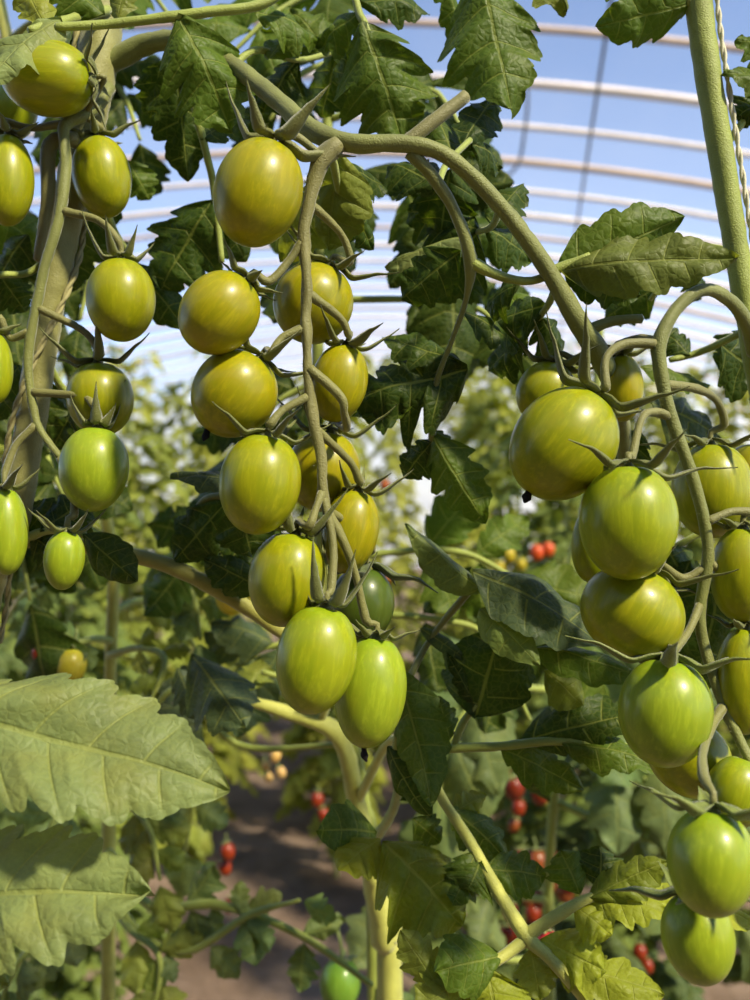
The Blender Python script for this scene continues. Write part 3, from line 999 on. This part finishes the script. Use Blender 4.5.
p4 = thing('tomato_plant', 'dark leafy tomato plant close behind the middle truss and arching vine', 'plant', V(0.06, 0.62, 0))
P4S = [(345, -1100, .60, 3), (352, -500, .60, 4), (340, -120, .60, 5), (332, 60, .60, 5.5), (322, 200, .60, 6), (318, 330, .60, 6), (318, 480, .61, 6), (330, 640, .62, 6), (362, 790, .64, 6), (374, 1000, .66, 7), (376, 2300, .66, 8)]
stem_part(p4, 'main_stem', P4S, STG)
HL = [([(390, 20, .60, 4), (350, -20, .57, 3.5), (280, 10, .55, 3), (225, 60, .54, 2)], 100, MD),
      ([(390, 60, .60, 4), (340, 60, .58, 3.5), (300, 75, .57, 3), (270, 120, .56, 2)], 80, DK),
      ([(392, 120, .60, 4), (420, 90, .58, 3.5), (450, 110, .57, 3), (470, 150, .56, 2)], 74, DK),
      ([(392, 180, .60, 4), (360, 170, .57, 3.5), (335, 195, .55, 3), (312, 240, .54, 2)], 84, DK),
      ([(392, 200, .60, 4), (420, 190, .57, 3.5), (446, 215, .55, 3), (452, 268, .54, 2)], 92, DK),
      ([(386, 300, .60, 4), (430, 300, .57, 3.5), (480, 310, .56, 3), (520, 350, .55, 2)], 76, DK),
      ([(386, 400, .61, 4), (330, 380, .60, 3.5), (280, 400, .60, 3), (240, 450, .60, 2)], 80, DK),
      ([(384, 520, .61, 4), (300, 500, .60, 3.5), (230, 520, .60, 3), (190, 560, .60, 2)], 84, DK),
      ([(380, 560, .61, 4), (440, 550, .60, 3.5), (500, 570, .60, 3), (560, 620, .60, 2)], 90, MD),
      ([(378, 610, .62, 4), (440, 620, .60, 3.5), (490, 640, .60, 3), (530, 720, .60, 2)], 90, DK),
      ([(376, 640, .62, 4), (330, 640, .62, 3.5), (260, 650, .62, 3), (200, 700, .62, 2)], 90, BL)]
for q, (st, sz, c_) in enumerate(HL):
    for k_ in range(len(P4S) - 1):       # start on the stem
        (xa, ya, _d, _r), (xb, yb, _e, _s) = P4S[k_], P4S[k_ + 1]
        if ya <= st[0][1] < yb:
            st[0] = (xa + (xb - xa) * (st[0][1] - ya) / (yb - ya), *st[0][1:])
    hanging_leaf(p4, st, sz * .58 / F, c_, 900 + q)
p5 = thing('tomato_plant', 'dark tomato plant behind the thick string-wound stem', 'plant', V(-0.25, 0.66, 0))
stem_part(p5, 'main_stem', [(-30, -1000, .64, 3), (-40, -500, .64, 4.5), (-20, -120, .64, 6), (10, 60, .64, 6), (20, 200, .64, 6.5), (60, 330, .65, 7), (90, 450, .66, 6), (112, 560, .68, 6), (110, 700, .70, 6), (108, 1000, .72, 7), (108, 2100, .72, 8)], STY)
HL = [([(-10, -40, .64, 4), (60, -60, .60, 3.5), (130, -30, .57, 3), (180, 30, .55, 2)], 96, MD),
      ([(10, 40, .64, 4), (40, 20, .62, 3.5), (80, 30, .60, 3), (60, 90, .59, 2)], 84, DK),
      ([(14, 90, .64, 4), (80, 70, .62, 3.5), (120, 90, .60, 3), (140, 140, .59, 2)], 66, DK),
      ([(20, 200, .64, 4), (0, 190, .62, 3.5), (-10, 220, .60, 3), (10, 290, .59, 2)], 90, DK),
      ([(30, 240, .64, 4), (80, 230, .62, 3.5), (92, 260, .60, 3), (80, 320, .59, 2)], 66, DK),
      ([(56, 320, .65, 4), (30, 320, .62, 3.5), (10, 360, .60, 3), (20, 420, .59, 2)], 90, DK),
      ([(86, 420, .66, 4), (60, 410, .62, 3.5), (46, 450, .60, 3), (70, 510, .59, 2)], 90, DK),
      ([(100, 500, .67, 4), (60, 490, .62, 3.5), (20, 520, .60, 3), (30, 600, .59, 2)], 90, DK),
      ([(108, 545, .68, 4), (150, 556, .66, 3.5), (190, 590, .64, 3), (200, 640, .63, 2)], 50, BM),
      ([(111, 580, .69, 4), (70, 580, .70, 3.5), (30, 590, .72, 3), (0, 630, .74, 2)], 56, BM),
      ([(111, 612, .69, 4), (140, 600, .72, 3.5), (172, 605, .74, 3), (196, 650, .75, 2)], 44, LM),
      ([(110, 640, .69, 4), (90, 640, .66, 3.5), (60, 655, .64, 3), (50, 700, .63, 2)], 44, BM),
      ([(110, 655, .69, 4), (140, 648, .66, 3.5), (165, 660, .64, 3), (150, 705, .63, 2)], 44, LM),
      ([(110, 700, .70, 4), (150, 740, .72, 3.5), (190, 790, .74, 3), (186, 850, .75, 2)], 60, BM),
      ([(109, 780, .70, 4), (80, 800, .68, 3.5), (50, 830, .66, 3), (60, 900, .65, 2)], 64, BM),
      ([(109, 800, .70, 4), (130, 806, .68, 3.5), (150, 830, .66, 3), (160, 880, .65, 2)], 56, LM),
      ([(108, 850, .71, 4), (150, 905, .68, 5), (220, 905, .66, 5), (300, 935, .65, 4), (372, 985, .64, 3)], 62, BM),
      ([(108, 880, .71, 4), (140, 935, .68, 5), (190, 950, .66, 4), (250, 915, .65, 4), (300, 900, .64, 2)], 50, BM),
      ([(108, 900, .71, 4), (130, 930, .68, 3.5), (160, 960, .66, 3), (150, 1030, .65, 2)], 60, LM),
      ([(108, 930, .71, 4), (60, 930, .68, 3.5), (20, 960, .66, 3), (-10, 1030, .65, 2)], 60, BM)]
for q, (st, sz, c_) in enumerate(HL):
    hanging_leaf(p5, st, sz * .62 / F, c_, 950 + q, stalk_col=STG)
p6 = thing('tomato_plant', 'dim tomato plant in the gap between the ridged stem and the lowest fruit', 'plant', V(0.16, 0.85, 0))
stem_part(p6, 'main_stem', [(600, 330, .84, 4), (590, 480, .84, 5), (560, 620, .84, 5), (556, 760, .86, 5), (548, 900, .88, 5), (550, 1060, .90, 6), (556, 1800, .90, 7)], STG)
HL = [([(560, 620, .84, 4), (600, 640, .82, 3.5), (650, 690, .80, 3), (660, 760, .79, 2)], 96, BM),
      ([(558, 690, .85, 4), (500, 690, .82, 3.5), (460, 720, .80, 3), (440, 790, .79, 2)], 90, BM),
      ([(556, 740, .86, 4), (610, 750, .82, 3.5), (650, 790, .80, 3), (660, 850, .79, 2)], 100, BM),
      ([(552, 800, .87, 4), (620, 830, .84, 3.5), (700, 860, .80, 3), (740, 920, .79, 2)], 96, BM),
      ([(550, 960, .88, 4), (520, 960, .84, 3.5), (440, 960, .82, 3), (420, 1010, .80, 2)], 90, BM),
      ([(549, 900, .88, 4), (480, 890, .84, 3.5), (440, 870, .82, 3), (400, 900, .80, 2)], 76, BM)]
for q, (st, sz, c_) in enumerate(HL):
    hanging_leaf(p6, st, sz * .82 / F, c_, 990 + q, nu=26, nv=8)

# plant with the smooth green stem
p2 = thing('tomato_plant', 'tomato plant with a smooth bright green upright stem and an arching fruit stalk', 'plant', V(0.18, 0.40, 0.0))
stem_part(p2, 'main_stem', [(690, -1700, .42, 8), (676, -700, .41, 11), (694, -90, .40, 13), (699, 0, .40, 13), (706, 60, .40, 13), (722, 160, .40, 12.5), (738, 260, .40, 12), (752, 340, .40, 12), (776, 500, .40, 12), (800, 900, .40, 12), (800, 2000, .40, 14), (780, 3220, .40, 15)], STG, wob=.06)
stem_part(p2, 'fruit_truss', [(756, 352, .392, 9), (746, 322, .380, 7.5), (728, 299, .372, 6.5), (703, 290, .365, 6.5), (677, 308, .362, 6.5), (659, 344, .360, 7.5), (663, 385, .360, 6.8), (672, 420, .360, 6.5), (690, 470, .360, 6.2), (704, 520, .360, 6), (708, 560, .360, 6), (700, 610, .3605, 6), (705, 650, .360, 5.5), (722, 700, .355, 5.5), (742, 745, .350, 5), (760, 780, .345, 4.5)], ST, n=12, wob=.12)
leaf(p2, [(699, 8, .40, 9), (680, -3, .40, 8), (650, -12, .40, 6), (600, -20, .40, 5)], [
    L((694, 2, .40), (596, 27, .40), 62, MD, n=(0, -.8, -.5), depth=.35, fold=.2),
    L((640, -30, .40), (560, -14, .40), 50, MD),
], STG)
leaf(p2, [(722, 150, .402, 4), (745, 120, .41, 4), (770, 100, .41, 3.5)], [
    L((790, 88, .40), (722, 74, .395), 50, MD, n=(.1, -.8, .5)),
    L((780, 60, .40), (735, 40, .40), 44, MD),
    L((775, 100, .41), (736, 118, .41), 60, DK),
])
leaf(p2, [(748, 330, .402, 4), (700, 352, .43, 3.5), (670, 360, .43, 3)], [
    L((716, 342, .42), (768, 390, .44), 70, DK),
    L((640, 368, .41), (708, 388, .42), 40, MD, n=(0, -.7, .6)),
    L((760, 330, .44), (720, 372, .45), 60, DK),
    L((690, 356, .43), (660, 330, .44), 40, DK),
])
leaf(p2, [(735, 250, .41, 3), (690, 250, .43, 2.6), (650, 300, .45, 2.5)], [
    L((660, 285, .45), (604, 322, .47), 44, DK),
    L((690, 260, .44), (700, 300, .46), 40, DK),
])
leaf(p2, [(775, 520, .40, 4), (730, 520, .43, 3.5), (650, 560, .44, 3)], [
    L((650, 400, .44), (720, 440, .45), 70, BL, n=(0, -.8, .5)),
    L((660, 540, .43), (700, 610, .44), 60, DK),
    L((690, 560, .43), (650, 640, .44), 60, DK),
    L((640, 430, .43), (620, 480, .44), 50, DK),
    L((720, 560, .42), (690, 700, .43), 80, DK),
])

for i, t in enumerate(TOMS):
    make_tomato(t, i)

# twine around the stems
ch = frames(catmull(pts([(170, -1500, .45, 12.5), (140, -600, .44, 15.5), (118, -90, .43, 19.3), (106, 0, .43, 19.3), (98, 60, .425, 20.3), (84, 140, .42, 18.3), (66, 220, .42, 16.3), (46, 320, .42, 15.8), (30, 430, .42, 15.3), (12, 530, .42, 15.3), (-20, 640, .43, 15.3)]), 0.0012))
mb = MB()
for q in (0, PI):         # a two-strand string wound slowly round the stem
    chain = []
    for i, (p, r, t, a, b) in enumerate(ch):
        y_ = 500 - (p.z - CAM.z) / p.y * F
        phi = PI * (y_ - 270) / 200
        o = V(math.cos(phi), -math.sin(phi), 0)
        o = (o - t * o.dot(t)).normalized()
        th = i * 0.40 + q
        chain.append((p + o * (r * 1.04 + .0013) + (o * math.cos(th) + t.cross(o) * math.sin(th)) * .0007, .0009))
    tube(mb, chain, n=6, step=0.0012, wob=.1)
tag(build('support_string', mb, TWINE2), 'olive twisted string wound up the thick olive stem', 'string')


ch = frames(catmull(pts([(690, -1700, .42, 8.5), (676, -700, .41, 11.5), (694, -90, .40, 13.5), (699, 0, .40, 13.5), (706, 60, .40, 13.5), (722, 160, .40, 13), (738, 260, .40, 12.5), (752, 340, .40, 12.5), (776, 500, .40, 12.5)]), 0.0012))
mb = MB()
for q in (0, PI):         # two strands laid round each other down the side of the stem
    chain = []
    for i, (p, r, t, a, b) in enumerate(ch):
        o = (V(.93, -.36, 0) - t * V(.93, -.36, 0).dot(t)).normalized()
        th = i * 0.42 + q
        chain.append((p + o * (r + .0015) + (o * math.cos(th) + t.cross(o) * math.sin(th)) * .0006, .00075))
    tube(mb, chain, n=6, step=0.0012, wob=.1)
tag(build('support_string', mb, TWINE), 'pale twisted string running down beside the smooth bright green stem', 'string')

# low plant in the middle, farther back
p3 = thing('tomato_plant', 'tomato plant with a pale yellow bent stem under the lowest tomatoes of the middle truss', 'plant', V(0.02, 0.62, 0.0))
stem_part(p3, 'main_stem', [(247, 700, .56, 5), (285, 712, .56, 7), (330, 728, .56, 9), (346, 755, .57, 9), (356, 800, .58, 9), (372, 870, .60, 11), (384, 940, .61, 13), (390, 1010, .62, 13), (400, 2240, .62, 14)], STY, wob=.12, ridges=3)
stem_part(p3, 'side_shoot', [(320, 724, .56, 4), (327, 700, .55, 5), (330, 670, .54, 4)], STY, n=9)
leaf(p3, [(300, 720, .56, 4), (320, 690, .56, 3.5), (262, 672, .56, 3)], [
    L((250, 690, .56), (262, 660, .58), 40, LT),
])
leaf(p3, [(366, 850, .59, 5), (376, 838, .52, 5), (392, 812, .47, 5), (398, 785, .44, 4.5), (396, 750, .42, 4), (402, 700, .41, 4)], [
    L((396, 668, .41), (432, 806, .395), 62, MD, n=(-.35, -.9, .1), depth=.22, fold=.3, lobes=5, nu=64, nv=18, bend=-.05),
    L((388, 746, .42), (432, 818, .41), 40, DK, n=(-.5, -.9, 0), depth=.15),
    L((376, 832, .45), (318, 830, .43), 64, MD, n=(0, -.85, .5), depth=.16, sweep=.2, fold=.1),
    L((382, 842, .43), (462, 926, .41), 108, (.155, .195, .016), n=(.15, -.85, .55), lobes=3.6, depth=.45, nu=80, nv=24, puff=.09, curl=.3, wave=.12, asym=-.1),  # lighter green stands in for sun on this shaded leaflet
    L((380, 838, .435), (338, 872, .42), 52, YL, n=(-.2, -.7, .6), depth=.2, puff=.07),
    L((412, 818, .45), (440, 842, .45), 40, MD),
    L((396, 800, .45), (440, 760, .46), 40, DK),
], STG)
leaf(p3, [(358, 800, .58, 5), (392, 740, .52, 4.5), (426, 772, .45, 5), (444, 802, .432, 5.5), (470, 842, .428, 6), (496, 888, .415, 7), (526, 936, .405, 8), (552, 960, .40, 6.5), (592, 1010, .395, 5)], [
    L((450, 806, .44), (508, 862, .43), 50, MD, n=(.1, -.8, .55), fold=.4),
    L((476, 852, .425), (452, 905, .41), 48, MD, n=(.2, -.8, .5)),
    L((484, 870, .42), (546, 876, .42), 56, MD, n=(0, -.7, .65), depth=.3),
    L((480, 862, .42), (468, 890, .41), 66, MD),
    L((540, 940, .405), (606, 972, .395), 62, YL, n=(-.1, -.8, .55), depth=.22, puff=.07, wave=.08),
    L((560, 966, .40), (664, 996, .39), 60, YL, n=(.1, -.6, .75), depth=.35),
    L((530, 948, .405), (540, 1000, .40), 48, LT),
    L((452, 812, .44), (486, 795, .45), 30, LT, fold=.5),
], STY)
leaf(p3, [(526, 936, .405, 7), (556, 916, .405, 6.5), (590, 898, .405, 5), (630, 890, .41, 4)], [
    L((588, 898, .405), (670, 862, .40), 46, (.14, .17, .015), n=(.1, -.65, .7), depth=.4, fold=.3, puff=.07),
    L((592, 902, .405), (668, 912, .395), 48, YL, n=(0, -.5, .85), depth=.3),
    L((574, 905, .405), (612, 936, .395), 46, YL, n=(0, -.8, .55), depth=.3, puff=.07),
    L((580, 895, .41), (560, 850, .42), 50, MD, depth=.4),
    L((600, 890, .41), (600, 846, .42), 56, DK, depth=.4),
    L((640, 890, .41), (764, 930, .42), 50, YL, n=(0, -.5, .85)),
], STY)
leaf(p3, [(526, 940, .405, 6.5), (500, 958, .40, 6), (470, 972, .395, 5), (440, 990, .39, 4)], [
    L((502, 956, .40), (434, 972, .385), 64, MD, n=(.1, -.8, .55), depth=.15, fold=.25, puff=.05),
    L((486, 966, .395), (500, 1030, .385), 80, YL, n=(-.1, -.8, .6), depth=.25, puff=.07),
    L((470, 972, .395), (416, 1010, .385), 60, LT),
    L((440, 988, .39), (400, 930, .40), 44, LT, fold=.4),
], STY)
leaf(p3, [(404, 700, .42, 4), (426, 746, .43, 4.5), (448, 748, .43, 5), (500, 746, .425, 4.5), (556, 741, .42, 4.5), (610, 745, .42, 4.5), (660, 752, .425, 4)], [
    L((520, 742, .425), (650, 712, .42), 60, DK, n=(0, -.8, .45), depth=.4, asym=.2),
    L((560, 744, .42), (668, 768, .41), 46, MD, n=(0, -.6, .7), depth=.3),
    L((500, 748, .425), (584, 790, .42), 48, MD, n=(0, -.85, .5), depth=.35),
    L((476, 708, .428), (446, 652, .425), 20, DK),
    L((476, 716, .43), (500, 630, .425), 104, DK, n=(-.1, -.9, .25), depth=.2, lobes=3, sweep=.2),
    L((450, 740, .43), (438, 696, .44), 30, MD),
], STG)
stem_part(p3, 'leaf', [(454, 746, .43, 3.5), (462, 725, .43, 4), (476, 704, .428, 3)], STG, n=8)
leaf(p3, [(404, 690, .42, 3.5), (430, 640, .43, 3), (470, 590, .42, 4), (480, 580, .415, 4)], [
    L((484, 592, .415), (404, 524, .40), 40, (.12, .16, .05), n=(.1, -.8, .6), depth=.12, fold=.5, curl=.5, side_bend=.06),
    L((470, 570, .41), (604, 648, .40), 78, BL, n=(.05, -.7, .7), depth=.16, fold=.15, curl=.25, nu=64),
    L((480, 608, .41), (540, 666, .395), 44, (.15, .20, .05), n=(-.1, -.9, .4), depth=.1, sweep=.2),
    L((532, 648, .405), (650, 682, .395), 46, MD, n=(0, -.7, .7), depth=.12, fold=.4),
    L((420, 628, .43), (468, 662, .43), 16, BL, depth=.05),
    L((545, 670, .42), (582, 706, .42), 44, LT, depth=.1),
], ST)
leaf(p3, [(340, 745, .57, 3), (240, 745, .60, 3.5), (180, 690, .58, 3.5), (145, 720, .58, 3)], [
    L((192, 656, .50), (246, 728, .47), 76, BL, n=(.15, -.9, .45), depth=.4, lobes=4, fold=.5, curl=.4),
    L((178, 668, .53), (200, 720, .52), 40, BL, fold=.4),
    L((150, 700, .58), (196, 776, .57), 60, BL),
], STG)

# ------------------------------------------------------------------ plants behind
def compound(mb, b, dirv, L0, R, nu=7, nv=4, size=1.0):
    """one drooping compound leaf added to a foliage mesh"""
    side = dirv.cross(V(0, 0, 1))
    side = side.normalized() if side.length > 1e-3 else V(1, 0, 0)
    p, d = b.copy(), dirv.normalized()
    n = 7
    chain = [(p.copy(), 0.0035)]
    for i in range(n):
        d = (d + V(R.uniform(-.08, .08), R.uniform(-.08, .08), -0.20)).normalized()
        p = p + d * (L0 / n)
        chain.append((p.copy(), 0.0035 * (1 - 0.6 * (i + 1) / n)))
    tube(mb, chain, n=5, step=0.05, wob=0)
    for i in range(2, n + 1):
        q = chain[i][0]
        t = (chain[i][0] - chain[i - 1][0]).normalized()
        for sgn in ((-1, 1) if i < n else (0,)):
            if sgn and R.random() < 0.12:
                continue
            ll = L0 * R.uniform(0.32, 0.52) * size * (1.15 if sgn == 0 else 1)
            dv = (t * (0.55 if sgn else 1) + side * (0.85 * sgn) + V(0, 0, R.uniform(-.55, .05)) + V(R.uniform(-.2, .2), R.uniform(-.2, .2), 0)).normalized()
            nrm = V(R.uniform(-.5, .5), R.uniform(-.5, .5), 1) + dv * 0.2
            leaflet(mb, q, q + dv * ll, ll * R.uniform(0.50, 0.70), n=tuple(nrm), fold=R.uniform(.1, .5), bend=R.uniform(0, .16), curl=.3,
                    wave=.08, lobes=3.2, depth=.4, puff=.03, seed=R.randrange(9999), nu=nu, nv=nv)


def back_plant(label, x, y, h, seed, col, scol=(0.30, 0.34, 0.10), nleaf=20, L0=.34, nu=8, nv=4, z0=.15, size=1.0):
    R = random.Random(seed)
    root = thing('tomato_plant', label, 'plant', V(x, y, 0), None)
    ch = [(V(x, y, -0.03), .008)]
    n = 6
    for i in range(1, n + 1):
        ch.append((V(x + R.uniform(-.03, .03), y + R.uniform(-.03, .03), h * i / n), .008 - .004 * i / n))
    mb = MB()
    tube(mb, ch, n=7, step=.04, wob=.1)
    build('main_stem', mb, STEM, root, scol)
    mb = MB()
    a = R.random() * 6
    for i in range(nleaf):
        f = i / (nleaf - 1)
        z = z0 + (h - z0) * f
        a += 2.4 + R.uniform(-.4, .4)
        k = int(f * (n - .001))
        b = ch[k][0].lerp(ch[k + 1][0], f * n - k)
        b = V(b.x, b.y, z)
        dv = V(math.cos(a), math.sin(a), R.uniform(.15, .7))
        compound(mb, b, dv, L0 * R.uniform(.75, 1.15) * (1 - .35 * f), R, nu, nv, size)
    build('foliage', mb, LEAF, root, col)
    return root


ORD = ['first', 'second', 'third', 'fourth', 'fifth', 'sixth', 'seventh', 'eighth', 'ninth', 'tenth', 'eleventh', 'twelfth', 'thirteenth', 'fourteenth', 'fifteenth', 'sixteenth', 'seventeenth', 'eighteenth', 'nineteenth', 'twentieth']
ROWS = [  # distance, height, row words, colour (sunlight put into the farther rows)
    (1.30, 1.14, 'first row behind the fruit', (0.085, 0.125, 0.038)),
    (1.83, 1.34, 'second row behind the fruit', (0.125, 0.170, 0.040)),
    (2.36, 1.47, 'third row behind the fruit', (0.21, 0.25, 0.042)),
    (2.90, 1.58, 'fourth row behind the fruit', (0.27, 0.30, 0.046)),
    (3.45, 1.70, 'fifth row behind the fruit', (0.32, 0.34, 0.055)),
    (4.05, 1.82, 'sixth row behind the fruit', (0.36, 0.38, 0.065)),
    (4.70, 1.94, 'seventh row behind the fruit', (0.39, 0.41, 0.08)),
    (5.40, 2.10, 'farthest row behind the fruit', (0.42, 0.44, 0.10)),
]
for ri, (dy, h, words_, col) in enumerate(ROWS):
    R = random.Random(40 + ri)
    sp_ = 0.50
    half = dy * .46 + .12
    n = int(2 * half / sp_) + 1
    x0 = -sp_ * (n - 1) / 2 + (0.13 if ri % 2 else -0.13)
    vari, k = [], 0
    for i in range(n + 1):
        x = x0 + sp_ * i + R.uniform(-.015, .015)
        y = dy + R.uniform(-.03, .03)
        px = 375 + x / y * F
        if px > 960 or px < -210 or (ri < 3 and 195 < px < 340):
            continue
        hh = h * R.uniform(.94, 1.06)
        if len(vari) < 3:
            f = R.uniform(.88, 1.12)
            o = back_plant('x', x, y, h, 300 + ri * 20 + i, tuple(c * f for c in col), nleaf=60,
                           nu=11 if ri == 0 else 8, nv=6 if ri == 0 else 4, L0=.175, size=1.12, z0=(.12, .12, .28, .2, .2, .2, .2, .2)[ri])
            vari.append(o)
        else:
            o = copy_tree(vari[k % 3])
            o.location = (x, y, 0)
        o.scale = (1, 1, hh / h)
        o.rotation_euler = (0, 0, R.uniform(0, 6.28))
        o['label'] = 'blurred leafy tomato plant, %s from the left in the %s' % (ORD[k], words_)
        o['group'] = 'tomato plants of the ' + words_
        k += 1

# ------------------------------------------------------------------ ripe and ripening tomatoes behind
def small_tomato_proto():
    root = thing('ripe_tomato', 'x', 'tomato', V(0, 0, 0))
    mb = MB()
    lathe(mb, [(r, z - .019) for r, z in egg(.021, .017, .03, m=12)], n=18)
    build('fruit_body', mb, TOM, root, (0.5, 0.03, 0.012))
    mb = MB()
    for q in range(5):
        ph = 2 * PI * q / 5
        rd = V(math.cos(ph), math.sin(ph), 0)
        strip(mb, [(V(0, 0, .0005), .002), (rd * .008 + V(0, 0, .001), .0025), (rd * .016 + V(0, 0, .005), .0003)], V(-rd.y, rd.x, 0), n=6)
    tube(mb, [(V(0, 0, 0), .0015), (V(.002, 0, .012), .0015), (V(.006, 0, .022), .0015)], n=6, step=.004)
    build('calyx', mb, STEM, root, (.2, .24, .06))
    return root


sp = small_tomato_proto()
first = [True]
RED, ORG, YEL, GRN = (0.20, 0.022, 0.004), (0.32, 0.07, 0.008), (0.40, 0.30, 0.015), (0.12, 0.22, 0.02)


def behind(label, group, items, name='ripe_tomato'):
    for (px, py, d, s, col) in items:
        if first[0]:
            o = sp
            first[0] = False
        else:
            o = copy_tree(sp)
        o.name = name
        o.location = W(px, py, d) + V(0, 0, .02 * s)
        o.scale = (s, s, s)
        o.rotation_euler = (random.Random(px * 7 + py).uniform(-.3, .3), random.Random(px + py).uniform(-.3, .3), px)
        o['label'] = label
        if group:
            o['group'] = group
        elif 'group' in o:
            del o['group']
        for ch in o.children:
            if ch.name.startswith('fruit_body'):
                ch.color = (*col, 1)


behind('blurred bright red tomato of the pair beyond the largest tilted tomato', 'pair of red tomatoes beyond the largest tomato',
       [(537, 553, 1.6, .74, (.50, .065, .008)), (549, 550, 1.62, .70, (.50, .065, .008))])
behind('blurred yellow tomato beside the bright red pair', 'yellow tomatoes beside the red pair', [(508, 556, 1.65, .7, YEL), (520, 565, 1.68, .62, YEL), (500, 568, 1.7, .64, YEL)], 'ripening_tomato')
behind('blurred red tomato in the hanging string behind the smallest green tomato', 'red tomatoes behind the smallest green tomato',
       [(39, 640, .60, .34, RED), (41, 652, .60, .34, RED), (47, 663, .60, .32, RED)])
behind('olive-gold round tomato above the large pale leaf', None, [(74, 667, .60, .60, (.36, .30, .02))], 'ripening_tomato')
behind('green tomato low at the bottom edge beside the ridged stem', None, [(342, 984, .72, .95, GRN)], 'unripe_tomato')
behind('yellow tomato slice behind the side shoot, beside the tomato above the bottom pair', None, [(238, 594, .62, .75, (.6, .48, .03))], 'ripening_tomato')
behind('small pale orange tomato floating in blur beneath the bent yellow stem', 'pale orange tomatoes beneath the bent yellow stem',
       [(277, 757, 1.15, .42, (.62, .36, .10)), (266, 766, 1.16, .36, (.55, .34, .10)), (279, 773, 1.15, .38, (.6, .36, .12)), (267, 778, 1.17, .34, (.5, .32, .1))], 'ripening_tomato')
behind('blurred red tomato in the dim hanging string above the soil patch', 'red tomatoes above the soil patch',
       [(226, 852, 1.05, .5, RED), (224, 868, 1.06, .45, RED), (231, 906, 1.05, .45, RED), (318, 800, 1.3, .55, RED), (322, 815, 1.3, .5, RED)])
rr = random.Random(77)
items = []
for px, py in [(520, 808), (512, 790), (524, 780), (540, 796), (516, 826), (537, 862), (545, 872), (527, 898), (541, 900), (553, 886), (535, 915), (515, 930), (506, 936), (547, 945), (571, 884), (565, 895), (530, 880), (522, 860), (548, 858), (575, 872), (512, 912), (560, 780), (503, 770)]:
    items.append((px, py, rr.uniform(1.05, 1.3), rr.uniform(.5, .75), rr.choice((RED, RED, (.16, .02, .006), (.2, .05, .01)))))
behind('blurred red tomato in the crowd behind the forked bright yellow-green leaf', 'red tomatoes behind the forked leaf', items)
behind('dark red tomato glimpsed in the fork of the bright leaf stalk', None, [(546, 944, .56, .42, (.42, .02, .02))])
behind('red speck of a tomato beside the ridged stem', 'red specks beside the ridged stem', [(455, 928, .9, .4, RED), (464, 880, 1.2, .4, RED), (505, 742, 1.3, .45, RED)])
behind('red tomato low behind the blurred lowest tomato', 'red tomatoes behind the lowest tomato', [(640, 952, 1.2, .55, RED), (646, 966, 1.2, .5, RED)])
behind('orange-red tomato glimpsed near the smallest green tomato and string-wound stem', 'orange tomatoes by the thick stem', [(46, 500, 1.6, .7, ORG), (181, 515, 1.9, .8, ORG)])
rr = random.Random(5)
items = [(rr.uniform(0, 750), rr.uniform(420, 600), rr.uniform(2.0, 3.4), .7, rr.choice((YEL, ORG, (.35, .38, .04)))) for _ in range(26)]
behind('tiny far yellowish tomato among the sunlit rows', 'tiny far tomatoes among the sunlit rows', items, 'ripening_tomato')

# ------------------------------------------------------------------ light, camera
sun = bpy.data.lights.new('sun', 'SUN')
sun.energy = 6.3
sun.angle = math.radians(4.5)
sun.color = (1.0, 0.90, 0.64)
so = bpy.data.objects.new('sun', sun)
C.objects.link(so)
ldir = V(0.52, -0.45, 0.73).normalized()
so.rotation_euler = ldir.to_track_quat('Z', 'Y').to_euler()

w = bpy.data.worlds.new('sky')
bpy.context.scene.world = w
w.use_nodes = True
nt = w.node_tree
nt.nodes.clear()
out = nt.nodes.new('ShaderNodeOutputWorld')
bg = nt.nodes.new('ShaderNodeBackground')
sky = nt.nodes.new('ShaderNodeTexSky')
sky.sky_type = 'NISHITA'
sky.sun_disc = False
sky.sun_elevation = math.radians(47)
sky.sun_rotation = math.atan2(ldir.x, ldir.y)
sky.dust_density = 0.3
sky.altitude = 1800
sky.ozone_density = 4.2
bg.inputs['Strength'].default_value = 0.19
nt.links.new(sky.outputs[0], bg.inputs[0])
nt.links.new(bg.outputs[0], out.inputs[0])

cam = bpy.data.cameras.new('camera')
cam.sensor_fit = 'VERTICAL'
cam.sensor_height = 36
cam.sensor_width = 27
cam.lens = 36 * F / 1000
cam.clip_start = 0.02
cam.clip_end = 200
cam.dof.use_dof = True
cam.dof.focus_distance = 0.362
cam.dof.aperture_fstop = 9
co = bpy.data.objects.new('camera', cam)
C.objects.link(co)
co.location = CAM
co.rotation_euler = (PI / 2, 0, 0)
sc = bpy.context.scene
sc.camera = co
sc.view_settings.view_transform = 'Standard'
sc.view_settings.look = 'None'
sc.view_settings.gamma = 1
sc.view_settings.use_curve_mapping = False
sc.view_settings.exposure = 0.38
sc.cycles.use_denoising = True
sc.cycles.max_bounces = 8
sc.cycles.transparent_max_bounces = 12
